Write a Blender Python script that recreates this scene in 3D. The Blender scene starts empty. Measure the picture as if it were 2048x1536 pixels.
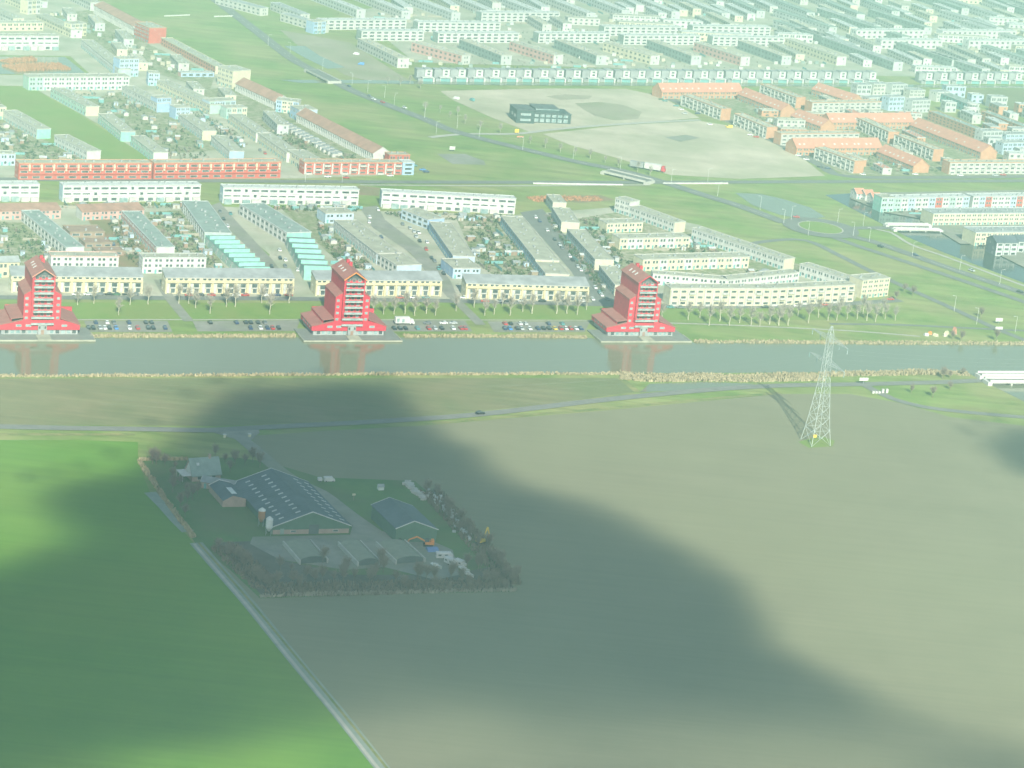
import bpy, math, random
from mathutils import Vector, Matrix
import numpy as np

random.seed(7)
rad = math.radians
scene = bpy.context.scene
col = scene.collection

# ------------------------------------------------------------------ camera
FPX, PITCH, ROLL, CAMH = 5000.0, rad(17.0), rad(5.9), 348.0
_f = Vector((0, math.cos(PITCH), -math.sin(PITCH)))
_d0 = Vector((0, -math.sin(PITCH), -math.cos(PITCH)))
_r = Vector((1, 0, 0)) * math.cos(ROLL) - _d0 * math.sin(ROLL)
_d = _f.cross(_r)
cam_data = bpy.data.cameras.new('camera')
cam = bpy.data.objects.new('camera', cam_data)
col.objects.link(cam)
cam_data.sensor_width = 36.0
cam_data.lens = 36.0 * FPX / 2048.0
cam_data.clip_start = 1.0
cam_data.clip_end = 20000.0
cam.matrix_world = Matrix(((_r.x, -_d.x, -_f.x, 0), (_r.y, -_d.y, -_f.y, 0), (_r.z, -_d.z, -_f.z, CAMH), (0, 0, 0, 1)))
scene.camera = cam

def P(x, y, z=0.0):
    """photo pixel -> point on the horizontal plane at height z"""
    d = _r * ((x - 1024) / FPX) + _d * ((y - 768) / FPX) + _f
    t = (z - CAMH) / d.z
    return Vector((d.x * t, d.y * t, z))

def ppm(x, y):
    d = _r * ((x - 1024) / FPX) + _d * ((y - 768) / FPX) + _f
    return FPX / (-CAMH / d.z)

# ------------------------------------------------------------------ sky, sun, exposure
SUN_VEC = P(1535, 772) - P(1631, 886)          # the shadow of the pylon on the field
SUN_EL = math.atan2(56.0, SUN_VEC.length)
SUN_DIR = Vector((-SUN_VEC.x, -SUN_VEC.y, 0)).normalized() * math.cos(SUN_EL) + Vector((0, 0, math.sin(SUN_EL)))
SUN_STRENGTH, SKY_STRENGTH, EXPOSURE, HAZE_DENSITY = 4.7, 0.074, 1.28, 0.00036
HAZE_COLOR = (0.60, 0.985, 0.83, 1)

world = bpy.data.worlds.new('World')
scene.world = world
world.use_nodes = True
wn = world.node_tree
sky = wn.nodes.new('ShaderNodeTexSky')
sky.sky_type = 'NISHITA'
sky.sun_disc = False
sky.sun_elevation = SUN_EL
sky.sun_rotation = math.atan2(SUN_DIR.x, SUN_DIR.y)
sky.air_density = 1.0
sky.dust_density = 1.0
sky.ozone_density = 2.0
bg = wn.nodes['Background']
wn.links.new(sky.outputs[0], bg.inputs[0])
bg.inputs[1].default_value = SKY_STRENGTH

sun_data = bpy.data.lights.new('sun', 'SUN')
sun_data.energy = SUN_STRENGTH
sun_data.angle = rad(0.5)
sun_data.color = (1.0, 0.985, 0.83)
sun = bpy.data.objects.new('sun', sun_data)
sun.rotation_mode = 'QUATERNION'
sun.rotation_quaternion = (-SUN_DIR).to_track_quat('-Z', 'Y')
sun.location = (0, 0, 900)
col.objects.link(sun)

vs = scene.view_settings
vs.view_transform = 'Standard'
vs.look = 'None'
vs.exposure = EXPOSURE
vs.gamma = 1.0
scene.cycles.use_denoising = True
scene.cycles.max_bounces = 6
scene.cycles.diffuse_bounces = 2
scene.cycles.glossy_bounces = 2
scene.cycles.transparent_max_bounces = 8
scene.cycles.volume_bounces = 0
scene.render.film_transparent = False

# ------------------------------------------------------------------ materials
MATS = {}

def new_mat(name):
    m = bpy.data.materials.new(name)
    m.use_nodes = True
    MATS[name] = m
    nt = m.node_tree
    return m, nt, nt.nodes['Principled BSDF']

def nz(nt, scale, detail=4, rough=0.6, vec=None):
    n = nt.nodes.new('ShaderNodeTexNoise')
    n.inputs['Scale'].default_value = scale
    n.inputs['Detail'].default_value = detail
    n.inputs['Roughness'].default_value = rough
    if vec is None:
        g = nt.nodes.new('ShaderNodeNewGeometry')
        vec = g.outputs['Position']
    nt.links.new(vec, n.inputs['Vector'])
    return n.outputs['Fac']

def mapped(nt, rz, sc):
    g = nt.nodes.new('ShaderNodeNewGeometry')
    mp = nt.nodes.new('ShaderNodeMapping')
    mp.inputs['Rotation'].default_value = (0, 0, rz)
    mp.inputs['Scale'].default_value = sc
    nt.links.new(g.outputs['Position'], mp.inputs['Vector'])
    return mp.outputs[0]

def ramp(nt, fac, stops):
    r = nt.nodes.new('ShaderNodeValToRGB')
    el = r.color_ramp.elements
    while len(el) < len(stops):
        el.new(0.5)
    for e, (p, c) in zip(el, stops):
        e.position = p
        e.color = (*c, 1)
    nt.links.new(fac, r.inputs[0])
    return r.outputs[0]

def mixc(nt, fac, a, b, mode='MIX'):
    m = nt.nodes.new('ShaderNodeMix')
    m.data_type = 'RGBA'
    m.blend_type = mode
    for s, v in ((0, fac), (6, a), (7, b)):
        if hasattr(v, 'is_output'):
            nt.links.new(v, m.inputs[s])
        elif s == 0:
            m.inputs[0].default_value = v
        else:
            m.inputs[s].default_value = (*v, 1)
    return m.outputs[2]

def plain(name, c, rough=0.8, var=0.18, scale=0.35, metallic=0.0, spec=0.3):
    m, nt, b = new_mat(name)
    a = nz(nt, scale, 5, 0.65)
    k = 1 - var
    lo = tuple(v * k for v in c)
    hi = tuple(min(1, v * (1 + var * 0.7)) for v in c)
    nt.links.new(ramp(nt, a, [(0.3, lo), (0.7, hi)]), b.inputs['Base Color'])
    b.inputs['Roughness'].default_value = rough
    b.inputs['Metallic'].default_value = metallic
    b.inputs['Specular IOR Level'].default_value = spec
    return m

W = {}
for n, c in dict(white=(.56, .555, .53), offwhite=(.51, .50, .465), cream=(.60, .55, .40), yellow=(.60, .53, .33), paleyellow=(.60, .56, .39),
                 mint=(.27, .56, .47), palemint=(.40, .55, .48), blue=(.33, .46, .64), paleblue=(.42, .53, .63), pink=(.56, .33, .29), rosy=(.60, .38, .34),
                 brick=(.52, .27, .16), redbrick=(.50, .10, .07), brown=(.30, .20, .15), tower=(.52, .032, .058), towerroof=(.34, .13, .11),
                 orange=(.54, .24, .165), roofred=(.37, .205, .15), roofgrey=(.30, .32, .32), roofolive=(.36, .36, .28), roofteal=(.24, .30, .27),
                 roofbeige=(.46, .43, .33), roofslate=(.09, .115, .14), roofdark=(.10, .12, .12), concrete=(.46, .45, .41), deck=(.20, .215, .19), palegrey=(.48, .50, .49), darkclad=(.05, .08, .08),
                 greencl=(.09, .16, .11), plinth=(.42, .30, .25), timber=(.30, .24, .17), fence=(.33, .30, .24), tyre=(.02, .02, .02), teal=(.16, .36, .36), steel=(.42, .47, .45),
                 aluminium=(.62, .64, .62), bark=(.30, .27, .21), twig=(.25, .195, .155), twiggrey=(.36, .32, .27), straw=(.37, .31, .19), rust=(.42, .20, .10), evergreen=(.035, .075, .03),
                 hedge=(.07, .11, .035), brush=(.20, .155, .115), machine=(.75, .26, .06), machyellow=(.78, .52, .06), machgreen=(.10, .50, .16), tarp=(.14, .22, .42), plastic=(.62, .64, .60), hay=(.24, .25, .19)).items():
    W[n] = plain('paint_' + n, c, var=.30 if n.startswith('roof') else .18, scale=.16 if n.startswith('roof') else .35)

gm, nt, b = new_mat('window_glass')
nt.links.new(ramp(nt, nz(nt, 0.25, 2), [(0.35, (.035, .05, .05)), (0.65, (.12, .15, .15))]), b.inputs['Base Color'])
b.inputs['Roughness'].default_value = 0.12
W['glass'] = gm
gm, nt, b = new_mat('pale_glass')
nt.links.new(ramp(nt, nz(nt, 0.4, 2), [(0.35, (.16, .26, .26)), (0.65, (.34, .42, .42))]), b.inputs['Base Color'])
b.inputs['Roughness'].default_value = 0.15
W['paleglass'] = gm

UH = math.atan2((P(1290, 684) - P(700, 684)).y, (P(1290, 684) - P(700, 684)).x)   # heading of the canal

def ground_mat(name, lo, hi, scale, streak=None, lo2=None, amt=0.5, s2=0.012, rough=0.95, detail=8, smin=.35, smax=.65):
    m, nt, b = new_mat(name)
    c = ramp(nt, nz(nt, scale, detail, 0.7), [(smin, lo), (smax, hi)])
    if lo2:
        mask = ramp(nt, nz(nt, s2, 5, 0.6), [(0.42, (0, 0, 0)), (0.62, (amt, amt, amt))])
        c = mixc(nt, mask, c, lo2)
    if streak:
        v = mapped(nt, -UH + streak[0], (streak[1], streak[2], 0.01))
        s = ramp(nt, nz(nt, 1.0, 5, 0.7, v), [(0.3, (streak[3],) * 3), (0.7, (2 - streak[3],) * 3)])
        c = mixc(nt, 1.0, c, s, 'MULTIPLY')
    nt.links.new(c, b.inputs['Base Color'])
    b.inputs['Roughness'].default_value = rough
    b.inputs['Specular IOR Level'].default_value = 0.1
    W[name] = m
    return m

ground_mat('grass', (.135, .215, .045), (.21, .27, .08), 0.05, (0.0, .014, .12, .72), (.31, .28, .13), .65, .014)
ground_mat('lawn', (.15, .235, .05), (.20, .285, .065), 0.06, None, (.20, .21, .07), .5, .03)
ground_mat('crop', (.10, .225, .030), (.13, .26, .036), 0.03, (0.05, .008, .24, .90), (.16, .21, .04), .4, .006)
ground_mat('ploughed', (.200, .194, .124), (.226, .216, .140), 0.03, (0.03, .010, .32, .935), (.222, .222, .135), .5, .006)
ground_mat('stubble', (.18, .18, .09), (.235, .21, .115), 0.05, (0.0, .012, .22, .85), (.12, .17, .07), .5, .012)
ground_mat('sand', (.42, .37, .28), (.56, .49, .38), 0.03, (0.1, .01, .03, .9), (.30, .30, .19), .65, .016)
ground_mat('asphalt', (.15, .16, .145), (.20, .205, .185), 0.15)
ground_mat('ruralroad', (.17, .175, .16), (.22, .22, .195), 0.15)
ground_mat('paving', (.20, .20, .175), (.30, .29, .25), 0.12, None, (.17, .20, .11), .4, .05)
ground_mat('gravel', (.34, .33, .29), (.44, .42, .37), 0.2)
ground_mat('garden', (.15, .175, .075), (.42, .38, .29), 0.25, None, (.15, .20, .07), .6, .06, smin=.4, smax=.6)
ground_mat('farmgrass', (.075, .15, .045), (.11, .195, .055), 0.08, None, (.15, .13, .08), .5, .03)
ground_mat('farcourt', (.32, .31, .23), (.55, .52, .43), 0.1, None, (.16, .22, .12), .5, .05)
ground_mat('ditchwater_sky', (.20, .24, .20), (.27, .31, .26), 0.2)  # matt, with the sky's reflection put into the pale colour
ground_mat('sitefloor', (.26, .235, .17), (.42, .37, .28), 0.06, None, (.17, .20, .09), .6, .03)
ground_mat('mud', (.10, .09, .075), (.15, .135, .11), 0.1)
ground_mat('verge', (.13, .18, .06), (.30, .27, .12), 0.09, (0, .02, .3, .8))
ground_mat('redearth', (.20, .17, .09), (.32, .19, .13), 0.08, None, (.15, .19, .07), .6, .03)
ground_mat('paint_line', (.62, .62, .58), (.72, .72, .66), 0.5)

m, nt, b = new_mat('water')
b.inputs['Base Color'].default_value = (.17, .185, .115, 1)
b.inputs['Roughness'].default_value = 0.05
b.inputs['IOR'].default_value = 1.33
bp = nt.nodes.new('ShaderNodeBump')
bp.inputs['Strength'].default_value = 0.14
bp.inputs['Distance'].default_value = 0.25
nt.links.new(nz(nt, 1.0, 3, 0.6, mapped(nt, -UH, (.25, .8, .2))), bp.inputs['Height'])
nt.links.new(bp.outputs[0], b.inputs['Normal'])
W['water'] = m
W['harbourwater'] = m.copy()
W['harbourwater'].name = 'harbour_water'
W['harbourwater'].node_tree.nodes['Principled BSDF'].inputs['Base Color'].default_value = (.045, .065, .055, 1)

# ------------------------------------------------------------------ mesh helpers
class MB:
    def __init__(s):
        s.v, s.f, s.m = [], [], []
    def face(s, pts, m=0):
        i = len(s.v)
        s.v += [tuple(p) for p in pts]
        s.f.append(tuple(range(i, i + len(pts))))
        s.m.append(m)
    def box(s, x0, x1, y0, y1, z0, z1, m=0, mt=None):
        i = len(s.v)
        s.v += [(x0, y0, z0), (x1, y0, z0), (x1, y1, z0), (x0, y1, z0), (x0, y0, z1), (x1, y0, z1), (x1, y1, z1), (x0, y1, z1)]
        for k, q in enumerate(((0, 3, 2, 1), (4, 5, 6, 7), (0, 1, 5, 4), (1, 2, 6, 5), (2, 3, 7, 6), (3, 0, 4, 7))):
            s.f.append(tuple(i + j for j in q))
            s.m.append(mt if (mt is not None and k == 1) else m)
    def prism(s, prof, x0, x1, m=0):
        """profile in (y, z), counter-clockwise seen from +x, extruded along x"""
        n = len(prof)
        i = len(s.v)
        s.v += [(x0, y, z) for y, z in prof] + [(x1, y, z) for y, z in prof]
        s.f.append(tuple(i + j for j in range(n - 1, -1, -1)))
        s.f.append(tuple(i + n + j for j in range(n)))
        s.m += [m, m]
        for j in range(n):
            k = (j + 1) % n
            s.f.append((i + j, i + k, i + n + k, i + n + j))
            s.m.append(m)
    def poly_prism(s, pts, z0, z1, m=0, mt=None):
        n = len(pts)
        i = len(s.v)
        s.v += [(p[0], p[1], z0) for p in pts] + [(p[0], p[1], z1) for p in pts]
        s.f.append(tuple(i + j for j in range(n - 1, -1, -1)))
        s.m.append(m)
        s.f.append(tuple(i + n + j for j in range(n)))
        s.m.append(m if mt is None else mt)
        for j in range(n):
            k = (j + 1) % n
            s.f.append((i + j, i + k, i + n + k, i + n + j))
            s.m.append(m)
    def beam(s, p, q, r, m=0, r2=None, n=4):
        p, q = Vector(p), Vector(q)
        d = (q - p)
        if d.length < 1e-6:
            return
        d.normalize()
        a = d.cross(Vector((0, 0, 1)) if abs(d.z) < .9 else Vector((1, 0, 0))).normalized()
        c = d.cross(a)
        i = len(s.v)
        for o, rr in ((p, r), (q, r if r2 is None else r2)):
            for k in range(n):
                t = 2 * math.pi * (k + .5) / n
                s.v.append(tuple(o + a * (rr * math.cos(t)) + c * (rr * math.sin(t))))
        for k in range(n):
            l = (k + 1) % n
            s.f.append((i + k, i + l, i + n + l, i + n + k))
            s.m.append(m)
        s.f.append(tuple(i + k for k in range(n - 1, -1, -1)))
        s.f.append(tuple(i + n + k for k in range(n)))
        s.m += [m, m]
    def lathe(s, prof, cx=0, cy=0, n=12, m=0):
        i = len(s.v)
        for r, z in prof:
            for k in range(n):
                t = 2 * math.pi * k / n
                s.v.append((cx + r * math.cos(t), cy + r * math.sin(t), z))
        for a in range(len(prof) - 1):
            for k in range(n):
                l = (k + 1) % n
                s.f.append((i + a * n + k, i + a * n + l, i + (a + 1) * n + l, i + (a + 1) * n + k))
                s.m.append(m)
        s.f.append(tuple(i + k for k in range(n - 1, -1, -1)))
        s.f.append(tuple(i + (len(prof) - 1) * n + k for k in range(n)))
        s.m += [m, m]
    def mesh(s, name, mats):
        me = bpy.data.meshes.new(name)
        me.from_pydata(s.v, [], s.f)
        for m in mats:
            me.materials.append(W[m] if isinstance(m, str) else m)
        me.polygons.foreach_set('material_index', s.m)
        me.update()
        return me
    def build(s, name, mats, parent=None, loc=(0, 0, 0), rz=0):
        if isinstance(mats, str):
            mats = [mats]
        return put(name, s.mesh(name, mats), parent, loc, rz)

def put(name, me, parent=None, loc=(0, 0, 0), rz=0, scale=None, rx=0):
    o = bpy.data.objects.new(name, me)
    o.parent = parent
    o.location = loc
    if rz or rx:
        o.rotation_euler = (rx, 0, rz)
    if scale:
        o.scale = scale
    col.objects.link(o)
    return o

def tag(o, label, cat, group=None):
    o['label'] = label
    o['category'] = cat
    if group:
        o['group'] = group
    return o

def thing(name, label, cat, loc, rz=0, group=None):
    o = bpy.data.objects.new(name, None)
    o.empty_display_size = 1
    o.location = loc
    o.rotation_euler = (0, 0, rz)
    col.objects.link(o)
    return tag(o, label, cat, group)

_cache = {}
def shared(key, fn):
    if key not in _cache:
        _cache[key] = fn()
    return _cache[key]

ORD = ['first', 'second', 'third', 'fourth', 'fifth', 'sixth', 'seventh', 'eighth', 'ninth', 'tenth', 'eleventh', 'twelfth', 'thirteenth', 'fourteenth',
       'fifteenth', 'sixteenth', 'seventeenth', 'eighteenth', 'nineteenth', 'twentieth']
_TENS = ['twenty', 'thirty', 'forty', 'fifty', 'sixty', 'seventy', 'eighty', 'ninety']
def ordn(i):
    """0 -> first"""
    if i < 20:
        return ORD[i]
    n = i + 1
    t, u = divmod(n, 10)
    if u == 0:
        return _TENS[t - 2][:-1] + 'ieth'
    return _TENS[t - 2] + '-' + ORD[u - 1]

# ------------------------------------------------------------------ the ground and its sheets
def structure(o):
    o['kind'] = 'structure'
    return o

_lift = [0]
def sheet(name, pts, mat, z, px=True):
    _lift[0] += 1
    z += _lift[0] * .0004
    q = [P(*p) for p in pts] if px else [Vector((p[0], p[1], 0)) for p in pts]
    me = bpy.data.meshes.new(name)
    from mathutils.geometry import tessellate_polygon
    v = [(p.x, p.y, z) for p in q]
    tri = tessellate_polygon([[Vector((p.x, p.y, 0)) for p in q]])
    tri = [t if (Vector(v[t[1]]) - Vector(v[t[0]])).cross(Vector(v[t[2]]) - Vector(v[t[0]])).z > 0 else (t[0], t[2], t[1]) for t in tri]
    me.from_pydata(v, [], tri)
    me.materials.append(W[mat])
    return structure(put(name, me))

def smooth_line(pts, step=8.0):
    """Catmull-Rom through world points"""
    out = []
    n = len(pts)
    for i in range(n - 1):
        p0, p1, p2, p3 = pts[max(i - 1, 0)], pts[i], pts[i + 1], pts[min(i + 2, n - 1)]
        k = max(1, int((p2 - p1).length / step))
        for j in range(k):
            t = j / k
            out.append(0.5 * ((2 * p1) + (p2 - p0) * t + (2 * p0 - 5 * p1 + 4 * p2 - p3) * t * t + (3 * p1 - p0 - 3 * p2 + p3) * t ** 3))
    out.append(pts[-1])
    return out

def ribbon(name, pts, width, mat, z, line=None, w2=None):
    _lift[0] += 1
    z += _lift[0] * .0004
    q = smooth_line([P(*p) for p in pts])
    mb = MB()
    L, R = [], []
    for i, p in enumerate(q):
        t = (q[min(i + 1, len(q) - 1)] - q[max(i - 1, 0)]).normalized()
        nrm = Vector((-t.y, t.x, 0))
        w = width if w2 is None else width + (w2 - width) * i / (len(q) - 1)
        L.append(p + nrm * w / 2)
        R.append(p - nrm * w / 2)
    for i in range(len(q) - 1):
        mb.face([(R[i].x, R[i].y, z), (R[i + 1].x, R[i + 1].y, z), (L[i + 1].x, L[i + 1].y, z), (L[i].x, L[i].y, z)])
    o = structure(mb.build(name, mat))
    if line:
        ml = MB()
        d = 0.0
        for i in range(len(q) - 1):
            d += (q[i + 1] - q[i]).length
            if line == 'dash' and int(d / 9) % 2:
                continue
            t = (q[i + 1] - q[i]).normalized()
            nn = Vector((-t.y, t.x, 0)) * 0.11
            a, b2 = q[i], q[i + 1]
            ml.face([(p.x, p.y, z + .03) for p in (a - nn, b2 - nn, b2 + nn, a + nn)])
        structure(ml.build('lane_marking', 'paint_line'))
    return o

g = MB()
g.face([(-3500, -1200, 0), (3500, -1200, 0), (3500, 6000, 0), (-3500, 6000, 0)])
structure(g.build('ground', 'grass'))

sheet('ploughed_field', [(500, 872), (650, 862), (850, 851), (1000, 838), (1200, 822), (1400, 803), (1560, 788), (1700, 788), (1800, 806), (1900, 834), (2060, 853), (2260, 880),
                         (2500, 1900), (900, 1900), (786, 1556), (405, 1092), (505, 1100), (600, 1000), (520, 900)], 'ploughed', .03)
sheet('crop_field', [(-250, 880), (150, 880), (276, 884), (276, 924), (300, 985), (392, 1092), (770, 1543), (950, 1900), (-250, 1900)], 'crop', .03)
sheet('stubble_field', [(-250, 758), (600, 756), (1236, 756), (1268, 784), (1100, 808), (850, 833), (560, 847), (430, 852), (-250, 848)], 'stubble', .03)
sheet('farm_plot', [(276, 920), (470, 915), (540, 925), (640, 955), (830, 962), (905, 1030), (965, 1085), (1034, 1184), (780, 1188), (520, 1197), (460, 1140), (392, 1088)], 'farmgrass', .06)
sheet('farm_scrub', [(430, 1085), (520, 1082), (560, 1120), (700, 1150), (900, 1150), (1000, 1130), (1030, 1180), (780, 1186), (525, 1194)], 'mud', .09)
sheet('farm_yard', [(622, 980), (650, 985), (700, 1025), (760, 1062), (870, 1085), (905, 1100), (920, 1150), (870, 1160), (770, 1135), (690, 1140), (560, 1120), (500, 1088), (505, 1074), (700, 1070), (705, 1052)], 'paving', .12)
ribbon('farm_drive', [(448, 861), (480, 875), (505, 895), (545, 930), (590, 962), (640, 985), (700, 1030), (760, 1072)], 6.5, 'paving', .15)
sheet('drive_mouth', [(415, 862), (515, 857), (520, 866), (498, 884), (480, 882)], 'paving', .18)
ribbon('rural_road', [(-250, 848), (100, 856), (300, 859), (419, 861), (510, 856), (762, 843), (960, 829), (1200, 801), (1407, 781), (1552, 772), (1717, 769), (1880, 765), (1990, 760)], 6.0, 'ruralroad', .21)
ribbon('side_road', [(1728, 770), (1750, 782), (1785, 798), (1846, 814), (1925, 824), (2060, 836), (2250, 850)], 5.0, 'ruralroad', .18)
ribbon('straw_verge', [(850, 848), (1000, 835), (1200, 818), (1407, 799), (1560, 786)], 3.0, 'verge', .09)
ribbon('straw_verge', [(850, 834), (1000, 822), (1150, 803), (1268, 787)], 2.5, 'verge', .09)
ribbon('straw_verge', [(-250, 868), (100, 869), (270, 869)], 3.0, 'verge', .09)
ribbon('straw_verge', [(1240, 756), (1258, 770), (1275, 784)], 3.5, 'verge', .09)
ribbon('ditch', [(300, 985), (330, 1015), (352, 1040), (376, 1064)], 5.0, 'ditchwater_sky', .10)
ribbon('ditch', [(392, 1086), (430, 1130), (500, 1210), (585, 1315), (680, 1430), (780, 1556), (950, 1760)], 5.2, 'ditchwater_sky', .10)
ribbon('ditch_bank', [(388, 1088), (424, 1130), (495, 1212), (580, 1318), (675, 1434), (774, 1560)], 1.2, 'gravel', .13)
ribbon('ditch_bank', [(397, 1086), (436, 1130), (506, 1210), (591, 1313), (686, 1428), (786, 1552)], 1.0, 'verge', .13)
sheet('pylon_plot', [(1596, 884), (1640, 872), (1670, 882), (1665, 893), (1618, 896)], 'lawn', .06)
sheet('reed_pond', [(1279, 785), (1299, 768), (1407, 764), (1510, 768), (1457, 775), (1370, 780)], 'water', .10)

sheet('canal', [(-250, 676), (185, 676), (590, 675), (810, 675), (1170, 676), (1390, 685), (1700, 688), (2060, 690), (2400, 694), (2500, 960), (2300, 900), (2048, 803), (1985, 772), (1940, 748),
                (1900, 743), (1600, 745), (1240, 747), (1000, 749), (600, 751), (-250, 754)], 'water', .05)

# town island
sheet('town_ground', [(-250, 408), (400, 412), (1030, 430), (1220, 415), (1400, 450), (1720, 585), (1700, 612), (1200, 606), (600, 594), (-250, 590)], 'farcourt', .015)
sheet('town_ground', [(-250, -30), (150, -30), (270, 60), (440, 150), (560, 215), (700, 285), (830, 348), (600, 357), (30, 360), (-250, 360), (-250, 230), (60, 250), (220, 322), (300, 322), (200, 250), (60, 172), (-250, 168), (-250, 150), (60, 150), (180, 148), (140, 112), (-250, 108)], 'farcourt', .015)
sheet('quay_lawn', [(-250, 604), (600, 606), (1200, 613), (1800, 618), (1800, 640), (1400, 640), (1180, 641), (-250, 637)], 'lawn', .03)
ribbon('quay_path', [(-250, 640), (600, 639.5), (1185, 641)], 1.4, 'gravel', .09)
sheet('car_park', [(168, 642), (335, 642), (345, 664), (178, 664)], 'paving', .06)
sheet('car_park', [(385, 642), (600, 641), (592, 662), (395, 663)], 'paving', .06)
sheet('car_park', [(762, 641), (930, 642), (945, 663), (775, 663)], 'paving', .06)
sheet('car_park', [(975, 643), (1180, 643), (1170, 664), (988, 664)], 'paving', .06)
ribbon('quay_street', [(-250, 594), (300, 596), (600, 598), (900, 602), (1200, 609), (1330, 613), (1540, 613), (1720, 606), (1800, 600)], 7.0, 'asphalt', .09)
for a in ([(318, 560), (335, 590), (358, 620), (378, 643)], [(893, 570), (910, 598), (940, 628), (962, 650)]):
    ribbon('access_road', a, 5.5, 'paving', .13)
ribbon('quay_footpath', [(1330, 646), (1500, 652), (1700, 662), (1840, 673)], 1.8, 'gravel', .09)
ribbon('cycle_path', [(1660, 648), (1800, 650), (1950, 657), (2100, 664)], 3.2, 'asphalt', .09)
ribbon('bus_road', [(-250, 357), (300, 361), (700, 364), (1040, 365), (1340, 365), (1600, 364), (2060, 362), (2300, 360)], 8.0, 'asphalt', .21)
ribbon('service_road', [(720, 370), (1000, 372), (1300, 370)], 2.5, 'gravel', .12)
ribbon('main_road', [(380, -30), (430, 0), (512, 62), (580, 115), (624, 140), (672, 165), (712, 185), (787, 215), (850, 239), (900, 260), (975, 281), (1024, 293), (1149, 323), (1249, 343), (1340, 369),
                     (1399, 388), (1480, 413), (1570, 446)], 10.0, 'asphalt', .27, 'dash')
ribbon('slip_road', [(860, 275), (905, 270), (950, 268), (1030, 268), (1100, 260), (1190, 252), (1300, 245), (1400, 240)], 5.0, 'gravel', .15)
ribbon('dual_carriageway', [(1685, 470), (1740, 482), (1786, 497), (1823, 510), (1911, 541), (2048, 587), (2250, 655)], 8.5, 'asphalt', .21, 'dash')
ribbon('dual_carriageway', [(1670, 476), (1720, 494), (1800, 520), (1911, 557), (2048, 604), (2250, 675)], 6.0, 'asphalt', .18)
ribbon('local_road', [(1480, 492), (1540, 482), (1611, 481), (1676, 510), (1736, 540), (1811, 575), (1911, 620), (1998, 660), (2100, 700)], 5.0, 'asphalt', .15)
ribbon('bike_path', [(1740, 456), (1781, 465), (1823, 490), (1900, 517), (2048, 572), (2250, 645)], 2.6, 'gravel', .15)
ribbon('branch_road', [(1700, 457), (1760, 456), (1830, 458), (1900, 466)], 7.0, 'asphalt', .24)
c0 = P(1641, 456)
def oval(rx, ry, n=40):
    ca, sa = math.cos(UH), math.sin(UH)
    return [(c0.x + rx * math.cos(t) * ca - ry * math.sin(t) * sa, c0.y + rx * math.cos(t) * sa + ry * math.sin(t) * ca) for t in [2 * math.pi * k / n for k in range(n)]]
sheet('roundabout_ring', oval(24, 26), 'asphalt', .30, px=False)
sheet('roundabout_kerb', oval(14.2, 16.2), 'gravel', .36, px=False)
sheet('roundabout_island', oval(13.2, 15.2), 'lawn', .42, px=False)
sheet('meadow_pond', [(1470, 386), (1520, 388), (1566, 398), (1620, 415), (1650, 434), (1612, 440), (1560, 430), (1505, 410)], 'water', .05)
sheet('harbour', [(1650, 390), (1716, 386), (2060, 380), (2400, 380), (2400, 650), (2048, 566), (1955, 531), (1880, 502), (1815, 474), (1768, 450)], 'harbourwater', .06)
sheet('harbour_quay', [(1700, 398), (1716, 387), (2060, 381), (2400, 380), (2400, 470), (2060, 540), (2048, 536), (1976, 500), (1976, 490), (1920, 489), (1860, 452), (1838, 438), (1770, 426)], 'paving', .5)
sheet('sand_lot', [(880, 182), (1100, 177), (1250, 178), (1320, 192), (1400, 236), (1190, 252), (1060, 264), (985, 236), (905, 200)], 'sand', .06)
sheet('sand_lot', [(1085, 268), (1250, 250), (1400, 242), (1480, 255), (1600, 312), (1650, 352), (1480, 358), (1340, 350), (1240, 318), (1140, 290)], 'sand', .06)
ribbon('lot_street', [(1320, 190), (1400, 222), (1480, 250), (1560, 288), (1640, 330), (1690, 352), (1850, 355), (2100, 352)], 9.0, 'asphalt', .12)
sheet('orange_quarter_paving', [(1325, 190), (1480, 188), (1640, 168), (1760, 205), (1880, 230), (2100, 300), (2100, 352), (1690, 350), (1560, 285), (1440, 240)], 'garden', .09)
sheet('weed_patch', [(1092, 193), (1130, 189), (1185, 192), (1178, 198), (1120, 200)], 'sitefloor', .16)
sheet('weed_patch', [(1150, 207), (1200, 204), (1245, 210), (1284, 224), (1276, 238), (1230, 241), (1190, 232), (1168, 220)], 'sitefloor', .16)
sheet('tyre_tracks', [(1330, 275), (1372, 270), (1400, 276), (1360, 284)], 'paving', .16)
sheet('building_site', [(560, 60), (700, 85), (800, 150), (830, 165), (760, 168), (690, 150), (600, 95)], 'sitefloor', .06)
sheet('site_pond', [(568, 92), (610, 92), (640, 112), (690, 135), (655, 138), (610, 116)], 'water', .10)
sheet('drain', [(560, 160), (640, 160), (700, 160), (830, 162), (1000, 165), (1320, 166), (1700, 168), (2060, 172), (2060, 177), (1700, 174), (1320, 172), (1000, 171), (830, 168), (600, 166)], 'water', .13)
sheet('park_pond', [(-250, 112), (130, 114), (170, 146), (60, 148), (-250, 150)], 'water', .05)
sheet('park_lawn', [(-250, 170), (55, 173), (140, 218), (260, 292), (310, 324), (210, 322), (-250, 205)], 'lawn', .05)
sheet('hard_court', [(874, 308), (930, 308), (968, 322), (972, 330), (905, 328)], 'paving', .06)
sheet('far_field', [(1665, 15), (1830, 15), (1860, 22), (1690, 27)], 'lawn', .06)
sheet('east_meadow', [(1870, 180), (2100, 178), (2200, 225), (2010, 225)], 'stubble', .06)
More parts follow.
